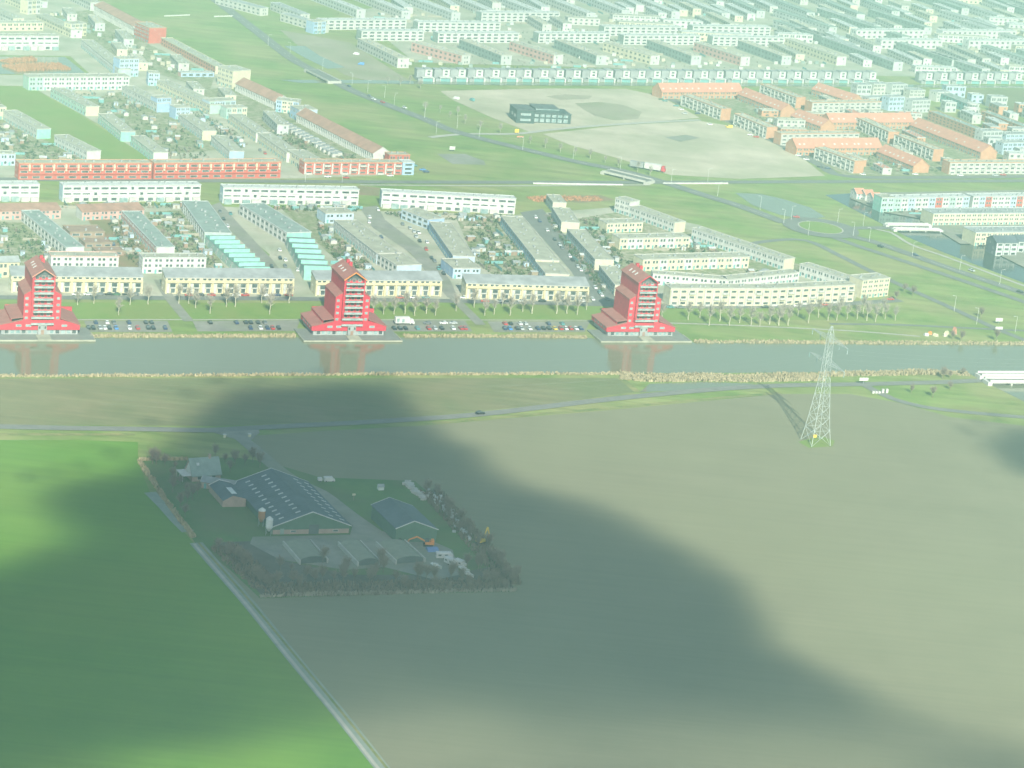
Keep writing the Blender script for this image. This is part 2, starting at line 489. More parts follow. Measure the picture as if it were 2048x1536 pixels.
# courtyard and garden ground between the terraces of the town island
for nm, q, mt in (
        ('garden_plots', [(-60, 440), (45, 445), (130, 510), (100, 545), (-60, 548)], 'garden'), ('garden_plots', [(170, 430), (240, 440), (305, 510), (285, 545), (240, 545), (200, 480)], 'redearth'),
        ('garden_plots', [(290, 425), (365, 420), (440, 520), (455, 545), (415, 545), (330, 500)], 'garden'), ('garden_plots', [(560, 415), (650, 425), (665, 460), (745, 530), (700, 545), (650, 500)], 'garden'),
        ('green_court', [(468, 460), (490, 468), (540, 510), (530, 520), (490, 490)], 'lawn'), ('green_court', [(765, 455), (785, 458), (860, 520), (900, 560), (870, 555)], 'stubble'),
        ('court_street', [(410, 415), (440, 405), (470, 440), (545, 520), (590, 580), (570, 585), (520, 520), (450, 450)], 'paving'),
        ('court_street', [(720, 415), (755, 412), (770, 440), (850, 500), (900, 560), (915, 595), (895, 595), (820, 505), (745, 455)], 'paving'),
        ('court_street', [(1040, 425), (1085, 418), (1150, 495), (1215, 560), (1240, 612), (1190, 612), (1140, 540)], 'asphalt'),
        ('garden_plots', [(910, 430), (995, 425), (1010, 470), (1085, 550), (985, 550), (940, 500)], 'garden'), ('garden_plots', [(1140, 440), (1230, 425), (1380, 460), (1600, 530), (1600, 545), (1240, 560)], 'garden'),
        ('garden_plots', [(1060, 395), (1200, 390), (1230, 400), (1160, 406)], 'redearth'), ('garden_plots', [(716, 372), (760, 376), (758, 392), (716, 390)], 'redearth'),
        ('garden_plots', [(0, 200), (20, 240), (110, 290), (200, 322), (0, 322)], 'garden'), ('garden_plots', [(170, 200), (260, 180), (360, 240), (440, 300), (300, 310), (205, 235)], 'garden'),
        ('garden_plots', [(360, 190), (470, 170), (590, 240), (740, 320), (600, 320), (480, 250)], 'garden'), ('garden_plots', [(90, 30), (180, 20), (300, 90), (430, 150), (420, 180), (260, 130), (170, 80)], 'garden'),
        ('garden_plots', [(700, 20), (960, 0), (2300, -40), (2300, 160), (1880, 155), (830, 125)], 'farcourt')):
    sheet(nm, q, mt, .06 if mt in ('garden', 'redearth', 'farcourt') else .10)
def inside(poly, x, y):
    c = False
    j = len(poly) - 1
    for i in range(len(poly)):
        xi, yi = poly[i]; xj, yj = poly[j]
        if (yi > y) != (yj > y) and x < (xj - xi) * (y - yi) / (yj - yi) + xi:
            c = not c
        j = i
    return c
# ------------------------------------------------------------------ building pieces shared by all terraces
def window_mesh(frame, glass):
    def mk():
        mb = MB()
        o, i, yf, yp = .5, .44, -.10, -.02
        O = [(-o, -o), (o, -o), (o, o), (-o, o)]
        I = [(-i, -i), (i, -i), (i, i), (-i, i)]
        for k in range(4):
            l = (k + 1) % 4
            mb.face([(O[k][0], yf, O[k][1]), (O[l][0], yf, O[l][1]), (I[l][0], yf, I[l][1]), (I[k][0], yf, I[k][1])], 0)
            mb.face([(O[l][0], yf, O[l][1]), (O[k][0], yf, O[k][1]), (O[k][0], .05, O[k][1]), (O[l][0], .05, O[l][1])], 0)
            mb.face([(I[k][0], yf, I[k][1]), (I[l][0], yf, I[l][1]), (I[l][0], yp, I[l][1]), (I[k][0], yp, I[k][1])], 0)
        mb.face([(x, yp, z) for x, z in I], 1)
        return mb.mesh('window', [frame, glass])
    return shared(('win', frame, glass), mk)

def cube_mesh(mat, name='block'):
    def mk():
        mb = MB()
        mb.box(-.5, .5, -.5, .5, 0, 1)
        return mb.mesh(name, [mat])
    return shared(('cube', mat, name), mk)

SIDE = {'front': 0.0, 'left': -math.pi / 2, 'right': math.pi / 2}

class Face:
    """places pieces on one wall of a row: s runs along the wall, z up"""
    def __init__(s, root, side, L, D, joined=None):
        s.root, s.side, s.L, s.D, s.j, s.o = root, side, L, D, joined, 0.0
    def at(s, a, z, out=0.0):
        out += s.o
        if s.side == 'front':
            return (a, -out, z)
        if s.side == 'left':
            return (-out, s.D - a, z)
        return (s.L + out, a, z)
    def win(s, a, z, w, h, frame='white', glass='glass', name='window', out=0.0):
        if s.j is not None:
            x0, y0, z0 = s.at(a, z, .06 + out)
            t = .1
            if s.side == 'front':
                s.j.box(x0 - w / 2, x0 + w / 2, y0, y0 + t, z - h / 2, z + h / 2)
            else:
                xx = (x0, x0 + t) if s.side == 'left' else (x0 - t, x0)
                s.j.box(xx[0], xx[1], y0 - w / 2, y0 + w / 2, z - h / 2, z + h / 2)
            return
        put(name, window_mesh(frame, glass), s.root, s.at(a, z, out), SIDE[s.side], (w, 1, h))
    def blk(s, name, a, z, w, h, t, mat):
        """a block standing proud of the wall by t; (a, z) is its bottom centre"""
        if s.j is not None and name in ('window', 'door'):
            return
        put(name, cube_mesh(mat, name), s.root, s.at(a, z, t / 2), SIDE[s.side], (w, t, h))

def row(label, A, B, h, D, wall='white', roof='roofolive', style='dots', floors=2, uw=5.6, end=None, rt='flat', rise=2.0, name='terrace_row', cat='terrace',
        group=None, trim=None, frame='palegrey', tiny=None, doorc='teal', ends=('left', 'right'), skyl=0, chimney=False, stagger=0.0, cols=None, px=True, gardens=None):
    pa, pb = (P(*A), P(*B)) if px else (Vector((*A, 0)), Vector((*B, 0)))
    ax = pb - pa
    L = ax.length
    rz = math.atan2(ax.y, ax.x)
    y_img = (A[1] + B[1]) / 2 if px else 60
    if tiny is None:
        tiny = y_img < 135
    root = thing(name, label, cat, (pa.x, pa.y, 0), rz, group)
    root['row_length'], root['row_depth'] = L, D
    wj = MB() if tiny else None
    mats = [wall] if not cols else list(cols)
    n = max(1, round(L / uw))
    u = L / n
    # walls
    mb = MB()
    if rt == 'gable':
        prof = [(0, -.3), (D, -.3), (D, h), (D / 2, h + rise), (0, h)]
        mb.prism(prof, 0, L)
    elif rt == 'mono':
        mb.prism([(0, -.3), (D, -.3), (D, h + rise), (0, h)], 0, L)
    else:
        mb.box(0, L, 0, D, -.3, h)
    mb.build('wall', mats[0], root)
    if cols:      # each house of the row in its own colour: a rendered front 6 cm proud of the wall
        for i in range(n):
            c = cols[i % len(cols)]
            put('house_front', cube_mesh(c, 'house_front'), root, ((i + .5) * u, -.03, 0), 0, (u - .12, .10, h - .15))
    # roof
    rb = MB()
    tm = trim or ('concrete' if roof in ('roofolive', 'roofbeige') else 'palegrey')
    if rt == 'gable':
        o, t = .35, .22
        sl = rise / (D / 2)
        rb.prism([(-o, h - o * sl + .02), (D / 2, h + rise + .02), (D / 2, h + rise + t), (-o, h - o * sl + t)], -o, L + o)
        rb.prism([(D / 2, h + rise + .02), (D + o, h - o * sl + .02), (D + o, h - o * sl + t), (D / 2, h + rise + t)], -o, L + o)
        R = rb.build('roof', [roof], root)
        eb = MB()
        for x in (-o - .1, L + o - .02):
            eb.prism([(-o, h - o * sl - .12), (D / 2, h + rise - .12), (D / 2, h + rise + t + .06), (-o, h - o * sl + t + .06)], x, x + .12)
            eb.prism([(D / 2, h + rise - .12), (D + o, h - o * sl - .12), (D + o, h - o * sl + t + .06), (D / 2, h + rise + t + .06)], x, x + .12)
        eb.build('bargeboard', [tm], root)
        a = math.atan2(rise, D / 2)
        if skyl:
            for i in range(n):
                for q in range(skyl):
                    fr = .35 + .35 * (q % 2) * (skyl > 1)
                    if random.random() < .25:
                        continue
                    put('skylight', cube_mesh('white', 'skylight'), root, ((i + .3 + .4 * random.random()) * u, D / 2 * fr, h + rise * fr + t), 0, (1.5, 1.3, .14), rx=a)
    elif rt == 'mono':
        o, t = .4, .25
        sl = rise / D
        rb.prism([(-o, h - o * sl + .02), (D + o, h + rise + o * sl + .02), (D + o, h + rise + o * sl + t), (-o, h - o * sl + t)], -o, L + o)
        rb.build('roof', [roof], root)
    else:
        o = .22
        rb.box(-o, L + o, -o, D + o, h, h + .18, 1, 0)
        for bx in ((-o, L + o, -o, .08), (-o, L + o, D - .08, D + o), (-o, .08, .08, D - .08), (L - .08, L + o, .08, D - .08)):
            rb.box(*bx, h + .182, h + .5, 1)
        rb.build('roof', [roof, tm], root)
        # vents and chimneys: too small to pick apart
        vb = MB()
        for i in range(n):
            for _ in range(1):
                x, y = (i + .2 + .6 * random.random()) * u, D * (.25 + .5 * random.random())
                w, hh = .3 + .35 * random.random(), .5 + .7 * random.random()
                vb.box(x - w, x + w, y - w, y + w, h + .18, h + .18 + hh)
        v = vb.build('roof_vents', ['roofgrey'], root)
        v['kind'] = 'stuff'
    if chimney:
        for i in range(0, n, 2):
            z = h + (rise if rt == 'gable' else 0)
            put('chimney', cube_mesh('brown', 'chimney'), root, ((i + .5) * u, D * .5, z - .1), 0, (.8, .8, 1.5))
    # ends
    if end:
        for sd in ends:
            x = -.05 if sd == 'left' else L + .05
            eb = MB()
            if rt == 'gable':
                eb.prism([(.02, -.2), (D - .02, -.2), (D - .02, h - .1), (D / 2, h + rise - .12), (.02, h - .1)], x - .06, x + .06)
            elif rt == 'mono':
                eb.prism([(.02, -.2), (D - .02, -.2), (D - .02, h + rise - .1), (.02, h - .1)], x - .06, x + .06)
            else:
                eb.box(x - .06, x + .06, .02, D - .02, -.2, h - .02)
            eb.build('end_wall', [end], root)
    # front
    F = Face(root, 'front', L, D, wj)
    F.o = .08 if cols else 0.0
    fh = h / floors
    rnd = random.Random(sum(ord(c) * (k + 3) for k, c in enumerate(label)))
    if style == 'dots':
        for i in range(n):
            for k in range(floors):
                z = fh * (k + .55)
                if k == 0:
                    F.win((i + .68) * u, fh * .52, u * .36, fh * .5, frame)
                    F.blk('door', (i + .25) * u, 0, 1.1, 2.25, .12, doorc)
                else:
                    F.win((i + .30) * u, z, u * .26, fh * .52, frame)
                    F.win((i + .68) * u, z, u * .26, fh * .52, frame)
    elif style == 'wide':
        for i in range(n):
            for k in range(floors):
                F.win((i + .5) * u, fh * (k + .52), u * (.42 if tiny else .66), fh * (.42 if tiny else .55), frame)
            if not tiny and i:
                F.blk('party_wall_strip', i * u, 0, .25, h - .1, .18, tm)
    elif style == 'strip':
        # long ribbon windows on the upper floors, glazed porches below
        for k in range(1, floors):
            for i in range(n):
                z = fh * (k + .5)
                if (i + k) % 5 == 4:
                    F.win((i + .5) * u, z, u * .34, fh * .55, frame)
                else:
                    F.win((i + .5) * u, z, u * .86, fh * (.42 if k == floors - 1 else .26), frame)
            F.blk('string_course', L / 2, fh * k - .12, L, .24, .12, tm)
        for i in range(n):
            if rnd.random() < .7:
                F.blk('porch', (i + .5) * u, 0, u * .8, fh * (.75 + .15 * rnd.random()), 2.2, 'paleglass' if rnd.random() < .6 else 'offwhite')
            else:
                F.win((i + .5) * u, fh * .45, u * .6, fh * .6, frame)
    elif style == 'bays':
        # tall piers carrying a cornice, two storeys of glass between, a set-back attic of small windows
        zc = h * .70
        for i in range(n + 1):
            F.blk('pier', min(max(i * u, .35), L - .35), 0, .8, zc, .9, wall)
        F.blk('cornice', L / 2, zc, L, .75, 1.1, wall)
        for i in range(n):
            F.win((i + .62) * u, zc * .72, u * .5, zc * .36, frame)
            F.blk('bay_panel', (i + .22) * u, .3, u * .2, zc * .86, .3, 'palegrey')
            F.win((i + .64) * u, zc * .25, u * .38, zc * .40, frame)
            F.blk('planter_rail', (i + .62) * u, zc * .47, u * .55, .35, .5, 'offwhite')
            F.win((i + .3) * u, h * .88, u * .30, h * .12, frame)
            F.win((i + .72) * u, h * .88, u * .30, h * .12, frame)
        F.blk('eaves_band', L / 2, h * .95, L, h * .05 - .02, .35, 'offwhite')
    elif style == 'brickbays':
        for i in range(n):
            F.blk('bay_panel', (i + .12) * u, .2, u * .16, h * .92, .5, 'offwhite')
            for k in range(floors):
                F.win((i + .58) * u, fh * (k + .5), u * .62, fh * .42, 'offwhite')
                if (i * 3 + k) % 4 == 0:
                    F.blk('balcony', (i + .58) * u, fh * k + .1, u * .7, .9, 1.0, 'offwhite')
    elif style == 'redterrace':
        for i in range(n):
            F.blk('yellow_fin', (i + .85) * u, h * .55, u * .15, h * .4, .7, 'paleyellow')
            for k in range(floors):
                F.win((i + .42) * u, fh * (k + .5), u * .62, fh * .40, 'offwhite')
        F.blk('balcony_band', L / 2, fh * 1.02, L - .6, .35, .8, wall)
        F.blk('balcony_band', L / 2, fh * 2.02, L - .6, .35, .8, wall)
    elif style == 'lattice':
        for i in range(n * 2):
            F.blk('pilaster', (i + .5) * u / 2, 0, .3, h, .35, 'white')
            F.win((i + 1) * u / 2 if i < n * 2 - 1 else (i + .8) * u / 2, h * .68, u * .3, h * .35, frame)
    # ends: a few openings
    for sd in ends:
        E = Face(root, sd, L, D, wj)
        for k in range(floors):
            if rnd.random() < .7:
                E.win(D * (.3 + .1 * rnd.random()), fh * (k + .52), 1.0, fh * .4, frame, out=.08 if end else 0)
            if rnd.random() < .55:
                E.win(D * (.62 + .1 * rnd.random()), fh * (k + .52), 1.2, fh * .42, frame, out=.08 if end else 0)
    if tiny and wj.f:
        o = wj.build('windows', ['glass'], root)
        o['kind'] = 'stuff'
    return root

def block(label, A, B, h, D, **k):
    k.setdefault('name', 'apartment_block')
    k.setdefault('cat', 'building')
    k.setdefault('uw', 4.2)
    return row(label, A, B, h, D, **k)

# ------------------------------------------------------------------ the town island between canal and bus road
YG = 'yellow terraces along the quay street'
for (a, b, w) in (((22, 584), (284, 586.5), 'left of and behind the leftmost red tower'), ((330, 587), (586, 588), 'between the leftmost and the middle red tower'),
                  ((630, 591), (881, 592), 'behind the middle red tower'), ((930, 597), (1175, 603), 'left of the rightmost red tower')):
    row('yellow tall-piered terrace with grey roof ' + w, a, b, 8.6, 9.5, 'yellow', 'roofgrey', 'bays', 3, 6.3, rt='mono', rise=2.2, group=YG, trim='cream', end='paleyellow')
row('white three-storey terrace with maroon roof edge behind the leftmost yellow terrace', (101, 545), (236, 546), 8.6, 9, 'white', 'roofolive', 'dots', 3, 6.0, trim='rosy')
row('white three-storey terrace right of the maroon-edged one with small windows', (284, 547), (411, 547), 8.4, 9, 'white', 'roofolive', 'dots', 3, 6.0, trim='palegrey')
row('yellow gabled house at the left picture edge beside the leftmost red tower', (-26, 556), (38, 554), 8.0, 9, 'yellow', 'roofgrey', 'dots', 2, 6, rt='gable', rise=2.0, name='corner_house', cat='house')
row('long terrace with teal roof and white end slanting through the left gardens', (42, 442), (131, 517), 5.8, 10, 'offwhite', 'roofteal', 'wide', 2, 6, end='white')
row('terrace with teal roof and pink brick side right of the brown garages', (243, 443), (312, 516), 5.8, 10, 'pink', 'roofteal', 'dots', 2, 6, end='white')
row('pink terrace with red-brown roof at the left edge below the white row', (-20, 440), (121, 437), 5.0, 9, 'pink', 'roofred', 'dots', 2, 5.5, rt='mono', rise=1.8, end='cream')
row('pink and white terrace with red-brown roof above the brown garages', (164, 441), (287, 436), 5.0, 9, 'pink', 'roofred', 'dots', 2, 5.5, rt='mono', rise=1.8, end='offwhite')
for i, (a, b) in enumerate((((140, 474), (209, 473)), ((170, 496), (224, 495)), ((193, 512), (247, 511)))):
    row('%s low brown-roofed garage row in the red earth court' % ('rear', 'middle', 'front')[i], a, b, 2.4, 15 - 3 * i, 'brown', 'brown', 'wide', 1, 6, trim='timber', group='garage rows', name='garage_row', cat='garage')
row('grey-teal roofed terrace with white stepped side above the mint sawtooth houses', (363, 422), (408, 487), 6.0, 15, 'white', 'roofteal', 'wide', 2, 6, end='palemint')
row('grey-teal roofed terrace with white stepped side and mint end, left of the blue corner house', (478, 430), (572, 489), 6.5, 15, 'white', 'roofteal', 'wide', 2, 6, end='mint')

def sawtooth(label, A, B, n, D, h, group):
    pa, pb = P(*A), P(*B)
    ax = pb - pa
    L = ax.length
    root = thing('sawtooth_terrace', label, 'terrace', (pa.x, pa.y, 0), math.atan2(ax.y, ax.x), group)
    u = L / n
    for i in range(n):
        x0, x1 = i * u, (i + 1) * u
        mb = MB()
        # each house: side wall, and a roof that climbs towards the camera and ends in a mint upstand
        mb.box(x0, x1 - .05, 0, D, -.3, h - 1.0)
        hs = mb.build('house_front', ['palemint'], root)
        rb = MB()
        i0 = len(rb.v)
        rb.v += [(x0 + .05, -.2, h - 1.0), (x1 - .05, -.2, h - 1.0), (x1 - .05, D + .2, h - 1.0), (x0 + .05, D + .2, h - 1.0), (x0 + .05, -.2, h - .6), (x1 - .05, -.2, h + 1.4), (x1 - .05, D + .2, h + 1.4), (x0 + .05, D + .2, h - .6)]
        for q in ((0, 1, 5, 4), (1, 2, 6, 5), (2, 3, 7, 6), (3, 0, 4, 7), (4, 5, 6, 7)):
            rb.f.append(tuple(i0 + j for j in q))
            rb.m.append(1 if q == (4, 5, 6, 7) else 0)
        rb.build('sawtooth_roof', ['mint', 'roofteal'], root)
        put('window', window_mesh('white', 'glass'), root, ((x0 + x1) / 2 - 1, 0, 1.6), 0, (1.6, 1, 1.8))
        put('window', window_mesh('white', 'glass'), root, ((x0 + x1) / 2 + 1.4, 0, 3.8), 0, (1.2, 1, 1.2))
    e = MB()
    e.box(L, L + .1, .1, D - .1, -.3, h - 1.05)
    e.build('end_wall', ['mint'], root)
    for z in (1.8, 4.2):
        put('window', window_mesh('white', 'glass'), root, (L + .1, D * .3, z), math.pi / 2, (1.2, 1, 1.3))
    return root
sawtooth('mint sawtooth terrace in stepped slices right of the pink-sided terrace', (410, 490), (487, 562), 8, 14, 6.2, 'mint sawtooth terraces')
sawtooth('mint sawtooth terrace in stepped slices left of the middle red tower', (572, 494), (607, 560), 6, 14, 6.6, 'mint sawtooth terraces')
row('pale blue corner house at the top of the long olive-roofed terrace', (650, 447), (706, 446), 5.8, 13, 'paleblue', 'roofolive', 'dots', 2, 6, name='corner_house', cat='house', end='paleblue')
row('long olive-roofed terrace with white windowed side above the middle red tower', (666, 461), (752, 529), 6.0, 14, 'white', 'roofolive', 'dots', 2, 5, end='paleblue')
row('short olive-roofed terrace with white side just behind the middle yellow terrace', (753, 529), (792, 553), 6.0, 15, 'white', 'roofolive', 'wide', 2, 5, end='paleblue')
row('pale blue sawtooth-sided terrace below the rightmost long white row', (802, 438), (855, 459), 5.8, 12, 'paleblue', 'roofolive', 'wide', 2, 5, end='blue')
row('long olive-roofed terrace with blue end beside the parked cars court', (857, 464), (904, 533), 6.0, 12.5, 'blue', 'roofolive', 'dots', 2, 5.5, end='paleblue')
row('blue-fronted house block standing behind the third yellow terrace from the left', (905, 557), (959, 557), 5.6, 20, 'paleblue', 'roofolive', 'dots', 2, 6, end='blue', name='corner_house', cat='house')
row('long grey-olive roofed terrace with pale blue side left of the car-lined street', (1000, 452), (1069, 541), 6.0, 13.5, 'paleblue', 'roofolive', 'dots', 2, 6, end='cream')
row('short grey-olive roofed terrace with cream end just behind the fourth yellow terrace', (1069, 541), (1089, 566), 5.2, 13.5, 'paleblue', 'roofolive', 'dots', 2, 6, end='cream')
row('cream-ended short terrace at the top of the car-lined street', (1091, 408), (1104, 424), 6.0, 8.5, 'palegrey', 'roofolive', 'dots', 2, 5, end='cream')
row('cream-ended terrace, second down the car-lined street', (1102, 434), (1121, 464), 6.0, 11, 'palegrey', 'roofolive', 'dots', 2, 5, end='cream')
row('cream-ended longer terrace, third down the car-lined street', (1132, 478), (1188, 540), 6.0, 11, 'palegrey', 'roofolive', 'dots', 2, 5, end='cream')
row('flat-roofed terrace half hidden behind the rightmost red tower', (1196, 552), (1228, 592), 6.0, 10, 'palegrey', 'roofolive', 'dots', 2, 5, end='cream')
block('white three-storey end block at the head of the slanting white terrace', (1228, 424), (1257, 433), 9.0, 9, wall='white', floors=3, end='white')
row('white slanting terrace with beige end running from the three-storey white block', (1257, 433), (1347, 466), 6.3, 9, 'white', 'roofolive', 'dots', 2, 5.2, end='cream')
row('small cream two-storey terrace above the second cream row', (1212, 466), (1284, 464), 5.8, 10, 'cream', 'roofolive', 'dots', 2, 5.2, end='paleyellow')
row('white-fronted cream terrace with shaded left end, second from the top of the court', (1238, 499), (1378, 496), 6.5, 10, 'cream', 'roofolive', 'dots', 2, 5.4, end='paleyellow', cols=['cream', 'white', 'white', 'cream'])
row('yellow-patched cream terrace behind the roof of the rightmost red tower', (1284, 542), (1496, 536), 6.5, 11, 'cream', 'roofolive', 'dots', 2, 5.4, end='paleyellow', cols=['paleyellow', 'cream', 'white'])
row('long white slanting terrace with paired windows above the crescent', (1382, 478), (1566, 541), 6.6, 9, 'white', 'roofolive', 'dots', 2, 4.6, end='cream')
row('left half of the white bent terrace behind the yellow crescent', (1304, 569), (1452, 581), 6.0, 8, 'white', 'roofolive', 'dots', 2, 5, end='white')
row('right half of the white bent terrace behind the yellow crescent', (1453, 581), (1596, 566), 6.0, 8, 'white', 'roofolive', 'dots', 2, 5, end='cream')
row('white slanting terrace joining the crescent to its cream corner block', (1597, 551), (1718, 590), 6.8, 8, 'white', 'roofolive', 'dots', 2, 4.6, end='cream')
row('left half of the long yellow three-storey crescent right of the rightmost red tower', (1338, 612), (1537, 612), 9.8, 9, 'paleyellow', 'roofolive', 'brickbays', 3, 5.2, end='cream')
row('right half of the long yellow three-storey crescent with a parked car before it', (1538, 612), (1705, 604), 9.8, 9, 'paleyellow', 'roofolive', 'brickbays', 3, 5.2, end='cream')
block('cream four-storey corner block at the right tip of the crescent', (1721, 597), (1775, 592), 10.5, 11, wall='paleyellow', floors=4, end='cream')

WG = 'white ribbon-window rows below the bus road'
for a, b, w in (((-60, 402), (78, 402), 'cut by the left picture edge'), ((125, 404), (400, 402), 'second from the left'), ((445, 407), (716, 411), 'third from the left'), ((762, 415), (1029, 429), 'rightmost of four')):
    row('long white row with ribbon windows below the bus road, ' + w, a, b, 9.6, 8, 'white', 'palegrey', 'strip', 3, 5.6, group=WG, end='paleblue', ends=('left',))

# ------------------------------------------------------------------ the quarter above the bus road, left
row('left half of the long red terrace with yellow fins above the bus road', (37, 360), (302, 359), 10.0, 9, 'redbrick', 'roofolive', 'redterrace', 3, 7.6, end='redbrick', trim='brick')
row('right half of the long red terrace with yellow fins above the bus road', (307, 359), (560, 356), 10.0, 9, 'redbrick', 'roofolive', 'redterrace', 3, 7.6, end='redbrick', trim='brick')
row('small red terrace with white panels left of the blue and white end house', (607, 349), (803, 349), 7.6, 9, 'redbrick', 'roofolive', 'brickbays', 3, 6.2, trim='brick')
row('blue and white end house at the right end of the small red terrace', (804, 350), (827, 350), 8.0, 8, 'blue', 'palegrey', 'wide', 3, 7, name='end_house', cat='house', cols=['blue', 'white'])
row('red two-storey house tucked behind the right end of the small red terrace', (777, 333), (818, 333), 7.5, 8, 'redbrick', 'roofolive', 'dots', 2, 5, name='end_house', cat='house', trim='brick')
row('cream house at the left end of the small red terrace', (573, 322), (606, 341), 7.0, 12, 'cream', 'roofolive', 'dots', 2, 6, end='white', name='end_house', cat='house')
row('brown-red gabled terrace with white lattice front and white gable, lower of the pair', (592, 244), (745, 324), 5.6, 13, 'white', 'roofred', 'lattice', 2, 5.5, rt='gable', rise=4.2, trim='white', end='white')
row('brown-red gabled terrace with white lattice front, middle one by the grass wedge', (470, 182), (549, 219), 5.6, 13, 'white', 'roofred', 'lattice', 2, 5.5, rt='gable', rise=4.2, trim='white')
row('pink-roofed terrace leading to the dark red apartment block', (187, 27), (266, 70), 7.0, 15, 'offwhite', 'roofred', 'lattice', 2, 5.5, rt='gable', rise=3.2, trim='offwhite')
block('dark red five-storey apartment block at the grass wedge', (268, 75), (297, 87), 12, 15, wall='redbrick', roof='roofolive', floors=4, end='redbrick', tiny=False, trim='brick')
block('cream and blue block joining the two brown-red gabled terraces', (551, 224), (596, 229), 8.5, 11, wall='blue', floors=3, end='cream', cols=['blue', 'cream', 'cream'])
block('blue gabled end house at the top of the lower brown-red terrace', (579, 234), (597, 243), 8.0, 14, wall='blue', floors=2, end='paleblue')
block('cream six-storey block at the top of the middle brown-red terrace', (434, 168), (464, 178), 13, 16, wall='cream', floors=4, end='cream', tiny=False)
row('low orange-fronted terrace running down from the dark red block', (322, 90), (430, 148), 5.5, 9, 'orange', 'roofolive', 'wide', 2, 5, end='cream', trim='paleyellow')
row('low blue shed row with pink end left of the cream six-storey block', (362, 154), (428, 154), 3.0, 6, 'blue', 'roofgrey', 'wide', 1, 5, name='shed_row', cat='shed', end='pink')
row('white four-storey row at the left edge above the reed pond', (-60, 100), (117, 100), 10.5, 9, 'white', 'roofolive', 'strip', 3, 6, tiny=False)
row('mint white and yellow three-storey row below the reed pond', (57, 181), (258, 179), 9.2, 11, 'white', 'roofolive', 'dots', 3, 5.2, tiny=False, cols=['palemint'] * 2 + ['white'] * 12 + ['paleyellow'] * 2, end='palemint', ends=('left',))
block('blue five-storey cube at the end of the cream slanting terrace by the pond', (238, 154), (276, 153), 13, 10, wall='paleblue', floors=4, end='blue')
block('white and yellow tower house above the cream slanting terrace by the pond', (142, 74), (172, 72), 10, 9, wall='white', floors=3, end='paleyellow', cols=['white', 'paleyellow'])
block('white and yellow tower house at the top left edge', (55, 29), (80, 27), 11, 9, wall='white', floors=3, end='paleyellow', cols=['white', 'paleyellow'])
block('small blue house left of the long cream terrace in the upper gardens', (296, 171), (318, 172), 9, 9, wall='paleblue', floors=3, end='blue')
block('blue three-storey cube at the end of the pale slanting terrace by the mint row', (313, 224), (341, 223), 9.5, 9, wall='blue', floors=3, end='blue')
block('pale blue house above the cream-ended terrace in the upper gardens', (351, 239), (379, 238), 8, 9, wall='paleblue', floors=3, end='blue')
block('mint and blue house group at the foot of the long cream terrace', (418, 226), (470, 224), 8.0, 10, wall='palemint', floors=2, end='paleblue', cols=['palemint', 'paleblue', 'paleblue'])
block('mint and cream house at the top of the lower cream terrace', (452, 238), (493, 237), 7.5, 9, wall='palemint', floors=2, end='palemint', cols=['palemint', 'cream'])
block('blue house at the left edge above the long red terrace', (-30, 331), (30, 331), 7.0, 9, wall='paleblue', floors=2, end='blue')
block('yellow house at the left edge beside the park lawn', (-30, 240), (12, 239), 8.0, 8, wall='paleyellow', floors=2, end='paleyellow')
for lab, a, b, e, w in (
        ('cream slanting terrace running down to the white and yellow tower house', (72, 44), (141, 76), 'white', 'cream'),
        ('white slanting terrace running down to the blue five-storey cube', (162, 96), (236, 156), 'palemint', 'offwhite'),
        ('mint-fronted slanting terrace with yellow end beside the park lawn', (101, 194), (171, 232), 'paleyellow', 'palemint'),
        ('mint slanting terrace with bright mint end, second along the park lawn', (196, 246), (241, 283), 'mint', 'palemint'),
        ('mint slanting terrace with white end, lowest along the park lawn', (261, 291), (306, 325), 'white', 'palemint'),
        ('pale slanting terrace with bright mint end left of the park lawn', (6, 240), (73, 278), 'mint', 'offwhite'),
        ('white slanting terrace with white end at the foot of the park lawn', (108, 290), (173, 323), 'white', 'white'),
        ('pale slanting terrace running down to the blue three-storey cube', (243, 190), (313, 225), 'blue', 'offwhite'),
        ('long cream slanting terrace with yellow middle houses in the upper gardens', (313, 178), (419, 228), 'palemint', 'cream'),
        ('pale slanting terrace with cream end below the pale blue house', (356, 247), (404, 281), 'paleyellow', 'offwhite'),
        ('pale slanting terrace with blue end just above the long red terrace', (421, 290), (458, 322), 'blue', 'offwhite'),
        ('cream slanting terrace below the mint and cream house', (456, 246), (511, 285), 'white', 'cream'),
        ('cream slanting terrace with white end near the white shed lines', (513, 284), (572, 325), 'white', 'cream')):
    row(lab, a, b, 6.2, 9.5, w, 'roofolive', 'dots', 2, 5.2, end=e, ends=('right',), tiny=a[1] < 60)
row('white slanting terrace cut by the top left corner', (10, 6), (56, 26), 6, 9, 'cream', 'roofolive', 'dots', 2, 5.2, end='cream')
row('pale slanting terrace at the left edge above the yellow strip row', (-40, 22), (26, 52), 6, 9, 'offwhite', 'roofolive', 'dots', 2, 5.2, end='cream')
row('low yellow row with pink annex behind the white four-storey row', (-60, 62), (86, 61), 6, 8, 'paleyellow', 'roofolive', 'dots', 2, 5.2, end='paleyellow')
row('white-ended pale terrace at the top edge left of the pink-roofed terrace', (135, 0), (180, 22), 7, 10, 'offwhite', 'roofolive', 'dots', 2, 5.2, end='white')
